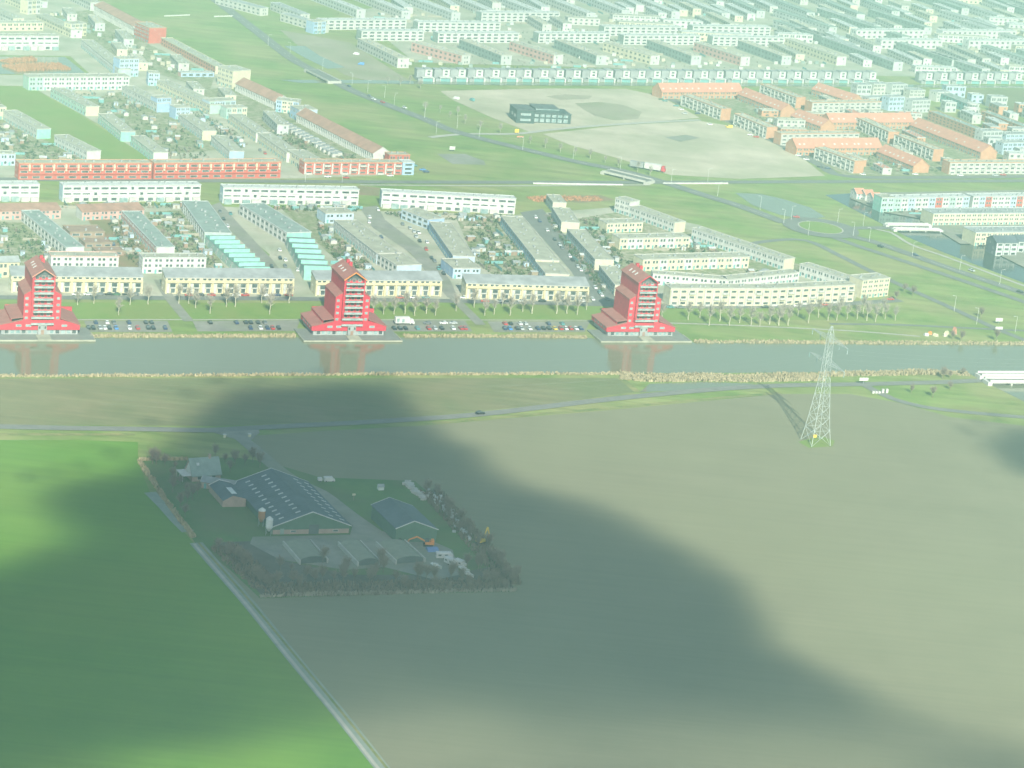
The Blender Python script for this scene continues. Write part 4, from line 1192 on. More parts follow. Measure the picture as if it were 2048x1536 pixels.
red_tower('middle red gabled tower with white balconies on the canal', 701, 674)
red_tower('rightmost red gabled tower with white balconies on the canal', 1284, 675.5)

# ------------------------------------------------------------------ pylon and wires
def pylon():
    B = (P(1600, 880) + P(1662, 891)) / 2
    fwd = P(1662, 891) - P(1621, 893)
    rz = math.atan2(fwd.y, fwd.x)
    r = thing('transmission_pylon', 'tall grey lattice electricity pylon standing in the ploughed field', 'pylon', (B.x, B.y, 0), rz)
    lv = [(0, 5.0), (7, 4.1), (13, 3.45), (18.5, 2.95), (23.5, 2.5), (28, 2.1), (31.5, 1.8), (35, 1.6), (38.5, 1.45), (42, 1.35), (45.5, 1.3), (49, 1.2), (52.5, 1.0), (56, .25)]
    cs = [(-1, -1), (1, -1), (1, 1), (-1, 1)]
    for sx, sy in cs:
        mb = MB()
        for (z0, w0), (z1, w1) in zip(lv, lv[1:]):
            mb.beam((sx * w0, sy * w0, z0), (sx * w1, sy * w1, z1), .15 if z0 < 30 else .11)
        mb.build('leg', ['steel'], r)
    for k in range(4):               # one braced side after another
        a, b = cs[k], cs[(k + 1) % 4]
        mb = MB()
        for i, ((z0, w0), (z1, w1)) in enumerate(zip(lv, lv[1:])):
            t = .075 if z0 < 28 else .06
            mb.beam((a[0] * w0, a[1] * w0, z0), (b[0] * w1, b[1] * w1, z1), t)
            mb.beam((b[0] * w0, b[1] * w0, z0), (a[0] * w1, a[1] * w1, z1), t)
            mb.beam((a[0] * w1, a[1] * w1, z1), (b[0] * w1, b[1] * w1, z1), t)
            if i < 3:
                m0 = ((a[0] + b[0]) / 2 * (w0 + w1) / 2, (a[1] + b[1]) / 2 * (w0 + w1) / 2, (z0 + z1) / 2)
                mb.beam((a[0] * w1, a[1] * w1, z1), m0, t * .8); mb.beam((b[0] * w1, b[1] * w1, z1), m0, t * .8)
        o = mb.build('side_bracing', ['steel'], r); o['kind'] = 'stuff'
    # two crossarms, nearly towards the camera
    ips = []
    d0 = P(1694, 691, 49) - P(1622, 650, 49)
    aa = math.atan2(d0.y, d0.x) - rz
    ux, uy = math.cos(aa), math.sin(aa)
    for z, half in ((49.5, 15.5), (38.5, 15.5)):
        mb = MB()
        for s in (-1, 1):
            tip = Vector((ux * half * s, uy * half * s, z + .5))
            n = 7
            for sx, sy in cs:
                root = Vector((sx * 1.3, sy * 1.3, z if (sx * ux + sy * uy) * s > 0 else z + 2.2))
                mb.beam(root, tip, .09)
            for i in range(1, n):
                t = i / n
                ring = [Vector((sx * 1.3, sy * 1.3, z + (0 if q < 2 else 1.8))) .lerp(tip, t) for q, (sx, sy) in enumerate(cs)]
                for q in range(4):
                    mb.beam(ring[q], ring[(q + 1) % 4], .06)
            ips += [tip, tip * .55 + Vector((0, 0, (z + .4) * .45))]
        mb.build('crossarm', ['steel'], r)
    wires = []
    for q in ips:
        mb = MB()
        mb.lathe([(.10, -2.6), (.22, -2.3), (.10, -1.8), (.22, -1.3), (.10, -.8), (.22, -.4), (.08, 0)], n=8)
        mb.build('insulator', ['paleglass'], r, tuple(q))
        wires.append(q + Vector((0, 0, -2.6)))
    mb = MB(); mb.box(-.9, .9, -.06, .06, 0, 1.4); mb.build('warning_sign', ['machyellow'], r, (-3.6, -4.45, 4.2))
    M = Matrix.Translation((B.x, B.y, 0)) @ Matrix.Rotation(rz, 4, 'Z')
    wd = Vector((math.cos(rz + aa + math.pi / 2), math.sin(rz + aa + math.pi / 2), 0))
    if wd.x < 0:
        wd = -wd
    for i, q in enumerate(wires):
        a = M @ q
        mb = MB()
        for s in (-1, 1):
            last = a
            for k in range(1, 25):
                t = k / 24
                pt = a + wd * s * 340 * t + Vector((0, 0, -9 * 4 * t * (1 - t)))
                mb.beam(last, pt, .012, n=3)
                last = pt
        tag(mb.build('power_line', ['roofgrey']), 'thin sagging power line strung from the pylon, %s of eight' % ordn(i), 'cable', 'power lines')
pylon()

# ------------------------------------------------------------------ the farm
def farm():
    # big barn: front gable towards the camera
    a, b = P(544, 1069), P(698, 1066)
    ax = b - a
    Wd = ax.length
    rz = math.atan2(ax.y, ax.x)
    n = Vector((-math.sin(rz), math.cos(rz), 0))
    back = P(544, 941, 9.0) - P(626, 1027, 9.0)
    Lb = back.length
    sk = back.dot(ax.normalized()) / back.dot(n)       # the barn runs back slightly askew
    r = thing('cattle_barn', 'large cattle barn with dark slate roof, rows of skylights and white gable edge', 'barn', (a.x, a.y, 0), rz)
    EH, RH = 3.2, 9.0
    def pt(x, y, z):
        return (x + sk * y, y, z)
    Ld = back.dot(n)
    mb = MB()
    fr = [(0, 0), (Wd, 0), (Wd, EH), (Wd / 2, RH), (0, EH)]
    i0 = len(mb.v)
    mb.v += [pt(x, 0, z - .2 * (z == 0)) for x, z in fr] + [pt(x, Ld, z - .2 * (z == 0)) for x, z in fr]
    for q in ((0, 1, 2, 3, 4), (9, 8, 7, 6, 5), (1, 6, 7, 2), (5, 0, 4, 9)):
        mb.f.append(q); mb.m.append(0)
    mb.build('wall', ['greencl'], r)
    t = .25
    for s in (0, 1):
        x0 = -.6 if s == 0 else Wd + .6
        z0 = EH - .25
        m = MB()
        q = [pt(x0, -.4, z0 + .05), pt(Wd / 2, -.4, RH + .05), pt(Wd / 2, Ld + .4, RH + .05), pt(x0, Ld + .4, z0 + .05)]
        top = [(x, y, z + t) for x, y, z in q]
        m.v += q + top
        for f in ((0, 3, 2, 1), (4, 5, 6, 7), (0, 1, 5, 4), (1, 2, 6, 5), (2, 3, 7, 6), (3, 0, 4, 7)):
            m.f.append(f if s == 0 else tuple(reversed(f))); m.m.append(0)
        m.build('roof_slope', ['roofslate'], r)
        for yy, nm in ((-.5, 'gable_trim'), (Ld + .5, 'gable_trim')):
            m = MB(); m.beam(pt(x0, yy, z0 + .2), pt(Wd / 2, yy, RH + .25), .22); m.build(nm, ['white'], r)
    # corrugated sheet seams on both slopes
    m = MB()
    for k in range(1, 26):
        y = Ld * k / 26
        for x0 in (-.6, Wd + .6):
            m.beam(pt(x0, y, EH - .25 + t + .06), pt(Wd / 2, y, RH + t + .06), .035)
    o = m.build('sheet_seams', ['roofdark'], r); o['kind'] = 'stuff'
    sl = math.atan2(RH - EH, Wd / 2)
    for side, fracs in ((0, (.3, .72)), (1, (.12, .42))):
        for fq in fracs:
            for k in range(11):
                y = Ld * (.08 + .084 * k)
                x = Wd / 2 * fq if side == 0 else Wd - Wd / 2 * fq
                o = put('skylight', cube_mesh('palegrey', 'skylight'), r, pt(x, y, EH + (RH - EH) * fq + t + .03), 0, (2.0, 1.0, .1))
                o.rotation_euler = (0, -sl if side == 0 else sl, 0)
    mb = MB(); mb.box(.2, Wd - .2, -.14, -.01, 0, 1.9); mb.build('brick_plinth', ['plinth'], r)
    mb = MB(); mb.box(Wd * .47, Wd * .60, -.3, -.15, 0, 3.9); mb.build('barn_door', ['roofdark'], r)
    mb = MB(); mb.box(Wd * .10, Wd * .15, -.25, -.15, 0, 2.4); mb.build('side_door', ['roofteal'], r)
    put('window', window_mesh('white', 'glass'), r, (Wd * .27, -.14, 1.2), 0, (2.2, 1, .8))
    put('window', window_mesh('white', 'glass'), r, (Wd * .82, -.14, 1.2), 0, (2.2, 1, .8))
    # lower annex on the back left
    m = MB()
    aw = 10.0
    yb = Ld * .62
    prof = [(-aw, 2.6), (-aw / 2 - 1, 4.8), (-.7, 3.4)]
    m.v += [pt(x, yb, z) for x, z in prof] + [pt(x, Ld - .5, z) for x, z in prof] + [pt(-aw, yb, 0), pt(-.7, yb, 0), pt(-.7, Ld - .5, 0), pt(-aw, Ld - .5, 0)]
    for f in ((0, 1, 4, 3), (1, 2, 5, 4)):
        m.f.append(tuple(reversed(f))); m.m.append(1)
    for f in ((6, 7, 2, 1, 0), (9, 3, 4, 5, 8), (9, 6, 0, 3), (7, 8, 5, 2)):
        m.f.append(f); m.m.append(0)
    an = m.build('annex', ['plinth', 'roofslate'], r)
    m = MB(); m.beam(pt(-aw - .2, Ld - .4, 2.7), pt(-aw / 2 - 1, Ld - .4, 4.95), .2); m.beam(pt(-aw / 2 - 1, Ld - .4, 4.95), pt(-.7, Ld - .4, 3.6), .2); m.build('annex_trim', ['white'], r)
    m = MB(); m.v += [pt(-aw * .62, yb + 1.5, 4.6), pt(-aw * .40, yb + 1.5, 4.62), pt(-aw * .40, yb + 9, 4.62), pt(-aw * .62, yb + 9, 4.6)]; m.f.append((0, 1, 2, 3)); m.m.append(0); m.v = [(x, y, z + .45) for x, y, z in m.v]
    m.build('roof_light_strip', ['plastic'], r)

    # second barn
    a, b = P(790, 1084), P(872, 1084)
    ax = b - a
    Wd = ax.length
    rz = math.atan2(ax.y, ax.x)
    n = Vector((-math.sin(rz), math.cos(rz), 0))
    back = P(776, 996, 9.0) - P(825, 1042, 9.0)
    sk, Ld = back.dot(ax.normalized()) / back.dot(n), back.dot(n)
    r = thing('machine_barn', 'smaller green-fronted barn with slate roof right of the yard', 'barn', (a.x, a.y, 0), rz)
    EH, RH = 5.6, 8.6
    fr = [(0, 0), (Wd, 0), (Wd, EH - .4), (Wd * .42, RH), (0, EH)]
    mb = MB()
    mb.v += [pt2 for pt2 in [(x + 0, 0, z - .2 * (z == 0)) for x, z in fr] + [(x + sk * Ld, Ld, z - .2 * (z == 0)) for x, z in fr]]
    for q in ((0, 1, 2, 3, 4), (9, 8, 7, 6, 5), (1, 6, 7, 2), (5, 0, 4, 9)):
        mb.f.append(q); mb.m.append(0)
    mb.build('wall', ['greencl'], r)
    for s, x0, z0 in ((0, -.4, EH - .15), (1, Wd + .4, EH - .5)):
        m = MB()
        q = [(x0, -.3, z0 + .1), (Wd * .42, -.3, RH + .1), (Wd * .42 + sk * Ld, Ld + .3, RH + .1), (x0 + sk * Ld, Ld + .3, z0 + .1)]
        m.v += q + [(x, y, z + .22) for x, y, z in q]
        for f in ((0, 3, 2, 1), (4, 5, 6, 7), (0, 1, 5, 4), (1, 2, 6, 5), (2, 3, 7, 6), (3, 0, 4, 7)):
            m.f.append(f if s == 0 else tuple(reversed(f))); m.m.append(0)
        m.build('roof_slope', ['roofslate'], r)
        for yy in (-.4, Ld + .4):
            m = MB(); m.beam((x0 + sk * yy, yy, z0 + .2), (Wd * .42 + sk * yy, yy, RH + .25), .2); m.build('gable_trim', ['white'], r)
    for k in range(9):
        y = Ld * (.1 + .1 * k)
        o = put('skylight', cube_mesh('palegrey', 'skylight'), r, (Wd * .62 + sk * y, y, RH - 1.0), 0, (1.6, 1.0, .1)); o.rotation_euler = (0, math.atan2(3.4, Wd * .58), 0)
    mb = MB(); mb.box(Wd * .3, Wd * .7, -.12, -.02, 0, 4.2); mb.build('sliding_door', ['greencl'], r)

    # farmhouse
    a, b = P(384, 964), P(441, 960)
    ax = b - a
    L = ax.length
    rz = math.atan2(ax.y, ax.x)
    r = thing('farmhouse', 'grey-roofed farmhouse with white gable among trees at the drive', 'house', (a.x, a.y, 0), rz)
    D, EH, RI = 9.0, 2.9, 5.6
    mb = MB(); mb.prism([(0, -.2), (D, -.2), (D, EH), (D / 2, EH + RI), (0, EH)], 0, L); mb.build('wall', ['plinth'], r)
    mb = MB(); o_, t = .5, .25; sl = RI / (D / 2)
    mb.prism([(-o_, EH - o_ * sl), (D / 2, EH + RI), (D / 2, EH + RI + t), (-o_, EH - o_ * sl + t)], -.4, L + .4)
    mb.prism([(D / 2, EH + RI), (D + o_, EH - o_ * sl), (D + o_, EH - o_ * sl + t), (D / 2, EH + RI + t)], -.4, L + .4)
    mb.build('roof', ['roofteal'], r)
    mb = MB(); mb.prism([(1.2, EH - .3), (D - 1.2, EH - .3), (D / 2, EH + RI - 1.6)], -.16, -.02); mb.build('gable_panel', ['white'], r)
    mb = MB(); mb.box(-4.0, -.2, .5, D - .5, 2.4, 2.65); mb.build('veranda_roof', ['white'], r)
    for y in (.8, D / 2, D - .8):
        put('veranda_post', cube_mesh('white', 'veranda_post'), r, (-3.8, y, 0), 0, (.2, .2, 2.4))
    put('chimney', cube_mesh('plinth', 'chimney'), r, (L * .7, D / 2, EH + RI - .5), 0, (1, 1, 2))
    for x in (.25, .5, .75):
        put('window', window_mesh('white', 'glass'), r, (L * x, 0, 1.5), 0, (1.8, 1, 1.5))
    o = put('skylight', cube_mesh('palegrey', 'skylight'), r, (L * .25, D * .3, EH + RI * .6 + .25), 0, (1.2, 1.2, .1), rx=math.atan(sl))
    row('low brick shed wing between farmhouse and big barn', (402, 976), (466, 986), 2.8, 6, 'plinth', 'roofgrey', 'dots', 1, 6, rt='gable', rise=1.4, name='brick_shed', cat='shed', trim='white')

    # feed silos
    for i, (x, y) in enumerate(((522, 1052), (537, 1070))):
        p = P(x, y)
        r = thing('feed_silo', ('rust-sided hopper silo, rear one at the barn corner', 'pale hopper silo, front one at the barn corner')[i], 'silo', (p.x, p.y, 0), .3, 'feed silos')
        mb = MB(); mb.lathe([(.35, 1.6), (1.4, 3.2), (1.4, 6.6), (1.25, 6.9), (.5, 7.5), (.25, 7.6)], n=16); mb.build('hopper', ['rust' if i == 0 else 'plastic'], r)
        mb = MB(); mb.lathe([(1.44, 6.4), (1.44, 6.75), (.5, 7.55), (.3, 7.7)], n=16); mb.build('lid', ['plastic'], r)
        for k in range(4):
            mb = MB(); c, s = math.cos(k * math.pi / 2 + .4), math.sin(k * math.pi / 2 + .4); mb.beam((c * 1.35, s * 1.35, 0), (c * 1.42, s * 1.42, 3.4), .09); mb.build('leg', ['steel'], r)
    # silage clamps
    for i, (A, B, w) in enumerate((((566, 1091), (600, 1130), 11), ((676, 1092), (716, 1134), 9), ((752, 1092), (792, 1130), 12))):
        pa, pb = P(*A), P(*B)
        ax = pa - pb
        L = ax.length
        r = thing('silage_clamp', '%s concrete-walled silage clamp with arched front below the big barn' % ('leftmost', 'middle', 'rightmost')[i], 'silage clamp', (pb.x, pb.y, 0), math.atan2(ax.y, ax.x) - math.pi / 2, 'silage clamps')
        for x in (0, w):
            mb = MB(); mb.box(x - .25, x + .25, 0, L, -.1, 1.9); mb.build('side_wall', ['concrete'], r)
        mb = MB()
        N = 10
        for k in range(N):
            t0, t1 = math.pi * (1 - k / N), math.pi * (1 - (k + 1) / N)
            f = lambda t: (w / 2 + (w / 2 - .3) * math.cos(t), 1.1 + 1.7 * math.sin(t))
            (x0, z0), (x1, z1) = f(t0), f(t1)
            mb.face([(x0, 1.0, z0), (x1, 1.0, z1), (x1, L - 1, z1), (x0, L - 1, z0)])
        mb.build('covered_heap', ['hay'], r)
        mb = MB()
        mb.face([(w / 2 + (w / 2 - .3) * math.cos(math.pi * k / N), 1.02, (1.1 + 1.7 * math.sin(math.pi * k / N))) for k in range(N, -1, -1)] + [(w - .3, 1.02, 0), (.3, 1.02, 0)][::1])
        mb.build('cut_face', ['roofdark'], r)
farm()

def caravan(label, px, py, rz, L=6.2):
    p = P(px, py)
    r = thing('caravan', label, 'caravan', (p.x, p.y, 0), rz, 'caravans on the farm yard')
    mb = MB(); mb.prism([(-1.1, .5), (1.1, .5), (1.1, 2.5), (.9, 2.75), (-.9, 2.75), (-1.1, 2.5)], -L / 2, L / 2 - .8); mb.prism([(-1.1, .7), (1.1, .7), (1.0, 1.9), (-1.0, 1.9)], L / 2 - .8, L / 2); mb.build('body', ['white'], r)
    for x in (-L * .3, L * .1):
        put('window', window_mesh('offwhite', 'glass'), r, (x, -1.1, 1.75), 0, (1.3, 1, .7))
    put('window', window_mesh('offwhite', 'glass'), r, (-L / 2, 0, 1.8), -math.pi / 2, (1.4, 1, .8))
    for s in (-1, 1):
        w = MB(); w.beam((-.3, s * .95, .35), (-.3, s * 1.15, .35), .35, n=10); w.build('wheel', ['tyre'], r)
    mb = MB(); mb.beam((L / 2, 0, .6), (L / 2 + 1.2, 0, .5), .07); mb.build('tow_bar', ['steel'], r)
caravan('white caravan, upper one of those parked right of the silage clamps', 888, 1117, UH - .1, 6.6)
caravan('white caravan with end towards the camera, in front of the upper caravan', 902, 1130, UH - 1.1, 6)
caravan('small white caravan farthest right in the scrub corner', 920, 1133, UH - 1.0, 4.6)

def excavator(label, px, py, rz, colr, up):
    p = P(px, py)
    r = thing('excavator', label, 'excavator', (p.x, p.y, 0), rz, 'excavators')
    for s in (-1, 1):
        mb = MB(); mb.prism([(s * 1.0 - .3, .05), (s * 1.0 + .3, .05), (s * 1.0 + .3, .9), (s * 1.0 - .3, .9)], -1.9, 1.9); mb.build('track', ['tyre'], r)
    mb = MB(); mb.box(-2.2, 1.2, -1.3, 1.3, 1.0, 2.1); mb.box(-2.2, -1.0, -1.3, 1.3, 2.1, 2.7); mb.build('body', [colr], r)
    mb = MB(); mb.box(-.2, 1.4, .15, 1.25, 2.12, 3.3); mb.build('cab', ['glass'], r)
    if up:
        seg = [(1.0, 0, 1.8), (3.0, 0, 6.2), (4.2, 0, 3.2), (4.0, 0, 1.2)]
    else:
        seg = [(1.0, 0, 1.8), (4.5, 0, 3.6), (7.6, 0, 2.2), (8.2, 0, .5)]
    for i in range(2):
        mb = MB(); mb.beam(seg[i], seg[i + 1], .34, r2=.26); mb.build(('boom', 'dipper_arm')[i], [colr], r)
    mb = MB(); mb.beam(seg[2], seg[3], .35, r2=.7); mb.build('bucket', ['rust'], r)
excavator('orange excavator with long flat boom before the smaller barn', 856, 1092, UH + 2.9, 'machine', False)
excavator('yellow excavator standing in the field edge right of the farm', 962, 1087, UH + .5, 'machyellow', True)

def misc_farm():
    p = P(803, 1082)
    r = thing('tractor', 'small bright green tractor before the smaller barn', 'tractor', (p.x, p.y, 0), UH)
    mb = MB(); mb.box(-.3, 1.8, -.45, .45, .7, 1.5); mb.build('bonnet', ['machgreen'], r)
    mb = MB(); mb.box(-1.5, -.31, -.75, .75, .8, 2.6); mb.build('cab', ['machgreen'], r)
    for x, rr in ((-1.0, .8), (1.4, .5)):
        for s in (-1, 1):
            w = MB(); w.beam((x, s * .8, rr), (x, s * 1.15, rr), rr, n=12); w.build('wheel', ['tyre'], r)
    p = P(864, 1101)
    mb = MB(); mb.prism([(-2, 0), (2, 0), (1.4, 1.0), (0, 1.3), (-1.4, 1.0)], -2.2, 2.2)
    tag(mb.build('tarpaulin_heap', ['tarp'], None, (p.x, p.y, .1), UH), 'blue tarpaulin over a heap behind the caravans', 'tarpaulin')
    # white van with trailer on the drive side
    p = P(652, 963)
    r = thing('van_with_trailer', 'white van with small trailer parked beside the field above the farm', 'van', (p.x, p.y, 0), UH)
    mb = MB(); mb.prism([(-1, .35), (1, .35), (1, 1.9), (.9, 2.1), (-.9, 2.1), (-1, 1.9)], -1.0, 2.6); mb.prism([(-1, .35), (1, .35), (1, 1.1), (-1, 1.1)], 2.6, 3.6); mb.build('body', ['white'], r)
    mb = MB(); mb.box(-3.6, -1.8, -.9, .9, .6, 1.7); mb.build('trailer_box', ['white'], r)
    for x in (-.2, 2.7, -2.7):
        for s in (-1, 1):
            w = MB(); w.beam((x, s * .85, .33), (x, s * 1.05, .33), .33, n=10); w.build('wheel', ['tyre'], r)
    # small garden things
    p = P(761, 979)
    r = thing('hen_house', 'small pale hen house on the grass above the smaller barn', 'shed', (p.x, p.y, 0), UH)
    mb = MB(); mb.prism([(-1.1, 0), (1.1, 0), (1.1, 1.6), (0, 2.3), (-1.1, 1.6)], -1.2, 1.2); mb.build('wall', ['plastic'], r)
    mb = MB(); mb.prism([(-1.3, 1.5), (0, 2.35), (0, 2.5), (-1.3, 1.65)], -1.4, 1.4); mb.prism([(0, 2.35), (1.3, 1.5), (1.3, 1.65), (0, 2.5)], -1.4, 1.4); mb.build('roof', ['roofgrey'], r)
    p = P(707, 1001)
    r = thing('pale_post', 'small pale post-like shape in the farm lawn', 'post', (p.x, p.y, 0), UH)  # guessed form for an unidentified pale upright shape
    mb = MB(); mb.beam((0, 0, 0), (0, 0, 2.2), .12); mb.build('post', ['timber'], r)
    mb = MB(); mb.box(-.7, .7, -.06, .06, 2.2, 3.0); mb.build('post_top', ['paleyellow'], r)
    for i, (x, y) in enumerate(((449, 875), (499, 874))):
        p = P(x, y)
        r = thing('gate_pillar', ('left', 'right')[i] + ' pale gate pillar at the mouth of the farm drive', 'pillar', (p.x, p.y, 0), UH, 'gate pillars')
        mb = MB(); mb.box(-.5, .5, -.5, .5, 0, 1.3); mb.build('shaft', ['paleyellow'], r)
        mb = MB(); mb.box(-.7, .7, -.7, .7, 1.302, 1.55); mb.build('cap', ['offwhite'], r)
    # rubble heap and dumped slabs
    mb = MB()
    rnd = random.Random(3)
    for k in range(140):
        t = rnd.random()
        p = P(812 + 38 * t + rnd.gauss(0, 3), 967 + 33 * t + rnd.gauss(0, 1.2))
        s = .4 + .6 * rnd.random()
        mb.box(p.x - s, p.x + s, p.y - s * .8, p.y + s * .8, 0, .5 + rnd.random() * .9)
    o = mb.build('rubble_heap', ['concrete']); o['kind'] = 'stuff'; tag(o, 'pale heap of broken concrete at the upper right farm edge', 'rubble')
    mb = MB()
    for k in range(90):
        t = rnd.random()
        p = P(862 + 78 * t + rnd.gauss(0, 5), 985 + 95 * t + rnd.gauss(0, 3))
        s = .25 + .5 * rnd.random()
        mb.box(p.x - s, p.x + s, p.y - s, p.y + s, 0, .3 + rnd.random())
    o = mb.build('scrap_heap', ['palegrey']); o['kind'] = 'stuff'; tag(o, 'scattered pale scrap along the right farm edge', 'scrap')
    for i, (x, y) in enumerate(((872, 1135), (928, 1142), (936, 1152))):
        p = P(x, y)
        r = thing('small_boat', ('small boat on the ground left of the caravans', 'upturned pale boat below the caravans', 'pale boat at the scrub edge, lowest of the parked things')[i], 'boat', (p.x, p.y, .2), UH - 1.0, 'stored boats')
        mb = MB()
        st = [(-2.6, .7, .5), (-1, 1.0, .35), (1, .9, .35), (2.8, .05, .7)]
        for (x0, w0, z0), (x1, w1, z1) in zip(st, st[1:]):
            for s in (-1, 1):
                q = [(x0, 0, 0), (x1, 0, 0), (x1, s * w1, z1 + .5), (x0, s * w0, z0 + .5)]
                mb.face(q if s < 0 else q[::-1])
            mb.face([(x0, -w0, z0 + .45), (x1, -w1, z1 + .45), (x1, w1, z1 + .45), (x0, w0, z0 + .45)])
        mb.build('hull', ['plastic'], r)
        mb = MB(); mb.box(-1.2, .6, -.6, .6, .8, 1.4); mb.build('cover', ['offwhite'], r)
misc_farm()
# ------------------------------------------------------------------ cars
for n, c in (('black', (.02, .022, .025)), ('dark blue', (.03, .05, .13)), ('grey', (.18, .19, .2)), ('silver', (.5, .52, .53)), ('white', (.8, .8, .79)), ('red', (.5, .04, .04)), ('blue', (.10, .28, .62)), ('teal', (.10, .30, .30)), ('yellow', (.75, .55, .08)), ('green', (.06, .16, .08))):
    W['car_' + n] = plain('car_paint_' + n.replace(' ', '_'), c, .25, .05, 1.0, spec=.6)

def car_mesh(c, van=False):
    def mk():
        mb = MB()
        if van:
            mb.prism([(-2.5, .35), (2.5, .35), (2.5, 1.0), (1.6, 1.25), (1.2, 2.1), (-2.5, 2.15)], -.95, .95, 0)
            mb.prism([(1.15, 1.3), (1.62, 1.27), (1.28, 2.0), (1.15, 2.0)], -.97, .97, 1)
        else:
            mb.prism([(-2.1, .28), (2.1, .28), (2.15, .72), (1.15, .92), (-1.9, .97), (-2.15, .75)], -.88, .88, 0)
            i = len(mb.v)
            mb.v += [(-.8, -1.75, .94), (.8, -1.75, .94), (.8, 1.15, .90), (-.8, 1.15, .90), (-.66, -1.25, 1.42), (.66, -1.25, 1.42), (.66, .25, 1.42), (-.66, .25, 1.42)]
            for q, m in (((0, 1, 5, 4), 1), ((1, 2, 6, 5), 1), ((2, 3, 7, 6), 1), ((3, 0, 4, 7), 1), ((4, 5, 6, 7), 0)):
                mb.f.append(tuple(i + j for j in q)); mb.m.append(m)
            mb.box(-.68, .68, -1.27, .27, 1.421, 1.47, 0)
        for y in (-1.3, 1.35):
            for s in (-1, 1):
                mb.beam((s * .72, y, .32), (s * .92, y, .32), .32, 2, n=8)
        return mb.mesh('car', ['car_' + c, 'glass', 'tyre'])
    return shared(('car', c, van), mk)

def car(px, py, c, head, label, group, van=False):
    p = P(px, py)
    o = put('parked_van' if van else 'parked_car', car_mesh(c, van), None, (p.x, p.y, .1), UH + head)
    return tag(o, label, 'van' if van else 'car', group)

rndc = random.Random(11)
def cars(place, group, spots, head, jit=.05):
    cnt = {}
    for s in spots:
        cnt[s[2]] = cnt.get(s[2], 0) + 1
    seen = {}
    for s in spots:
        c = s[2]
        k = seen[c] = seen.get(c, -1) + 1
        which = 'single %s car' % c if cnt[c] == 1 else '%s %s car from left' % (ordn(k), c)
        car(s[0], s[1], c, head + rndc.uniform(-jit, jit), '%s %s' % (which, place), group)

def line(xs, y, cs):
    return [(x, y, c) for x, c in zip(xs, cs)]
z5 = lambda q: [v / 4 for v in q]
z6 = lambda q: [512 + v / 4 for v in q]
z7 = lambda q: [1024 + v / 4 for v in q]
cars('in the near row beside the leftmost red tower', 'quay car park cars', line(z5([705, 745, 800, 838, 875, 928, 1035, 1100, 1185, 1225, 1320]), 658, ['black', 'black', 'silver', 'white', 'black', 'blue', 'white', 'red', 'black', 'black', 'dark blue']), math.pi)
cars('in the back row beside the leftmost red tower', 'quay car park cars', line(z5([765, 855, 910, 1030, 1165, 1210]), 647, ['dark blue', 'white', 'grey', 'dark blue', 'black', 'black']), 0)
cars('left of the middle red tower, back row', 'quay car park cars', line(z5([1680, 1890, 1965, 2005]) + z6([15, 70]), 647, ['black', 'dark blue', 'black', 'black', 'black', 'grey']), 0)
cars('left of the middle red tower, near row', 'quay car park cars', line(z6([-45, 35, 90, 132, 180]), 658, ['dark blue', 'white', 'dark blue', 'red', 'black']), math.pi)
cars('in the near row right of the middle red tower', 'quay car park cars', line(z6([1105, 1150, 1195, 1290, 1380, 1430, 1485, 1575, 1640, 1670]), 658.5, ['black', 'black', 'black', 'teal', 'red', 'silver', 'black', 'white', 'red', 'red']), math.pi)
cars('in the back row right of the middle red tower', 'quay car park cars', line(z6([1370, 1500, 1575]), 648, ['grey', 'white', 'silver']), math.pi / 2)
cars('in the near row left of the rightmost red tower', 'quay car park cars', line(z6([1990, 2030]) + z7([40, 75, 140, 205, 250, 295, 340, 390, 430, 467, 510, 548]), 659, ['dark blue', 'blue', 'black', 'silver', 'white', 'dark blue', 'black', 'black', 'yellow', 'red', 'white', 'red', 'white', 'dark blue']), math.pi)
cars('in the back row left of the rightmost red tower', 'quay car park cars', line(z6([1990, 2035]) + z7([62, 105, 290, 400]), 649, ['red', 'black', 'white', 'silver', 'dark blue', 'teal']), 0)
cars('on the street before the leftmost yellow terrace', 'quay street cars', line(z5([610, 700, 800, 870, 930, 1010, 1080]), 590.5, ['white', 'white', 'grey', 'black', 'green', 'black', 'grey']), math.pi / 2)
cars('on the street before the second yellow terrace', 'quay street cars', line(z5([1510, 1600, 1690, 1800, 1890, 1960]) + z6([65, 165, 260]), 592, ['red', 'black', 'red', 'black', 'white', 'red', 'white', 'dark blue', 'red']), math.pi / 2)
cars('on the street before the third yellow terrace', 'quay street cars', line(z6([1150, 1260, 1360, 1660, 1745]), 597, ['red', 'white', 'teal', 'white', 'silver']), math.pi / 2)
cars('on the street before the fourth yellow terrace', 'quay street cars', line(z6([1830, 1945, 2015]) + z7([75, 240, 430, 560]), 604, ['red', 'white', 'black', 'silver', 'black', 'black', 'white']), math.pi / 2)
cars('on the street before the yellow crescent', 'quay street cars', [(1340, 616, 'teal'), (1360, 616.5, 'grey'), (1530, 616, 'black'), (1594, 613.5, 'white'), (1650, 611, 'red'), (1780, 600, 'red')], math.pi / 2)
dg = math.atan2((P(1161, 541) - P(1070, 440)).y, (P(1161, 541) - P(1070, 440)).x) - math.pi / 2 - UH
cars('down the car-lined street', 'car-lined street cars', [(1071, 436, 'white'), (1079, 444, 'dark blue'), (1094, 462, 'white'), (1109, 481, 'black'), (1119, 491, 'silver'), (1124, 498, 'grey'), (1139, 514, 'white'), (1145, 522, 'black'),
                                                           (1155, 535, 'silver'), (1161, 542, 'white'), (1190, 577, 'white'), (1199, 587, 'teal'), (1203, 592, 'white'), (1214, 600, 'grey'), (1185, 600, 'white')], dg)
cars('behind the third white ribbon-window row', 'court cars', [(739, 436, 'white'), (738, 446, 'white'), (756, 421, 'white'), (762, 476, 'dark blue')], dg)
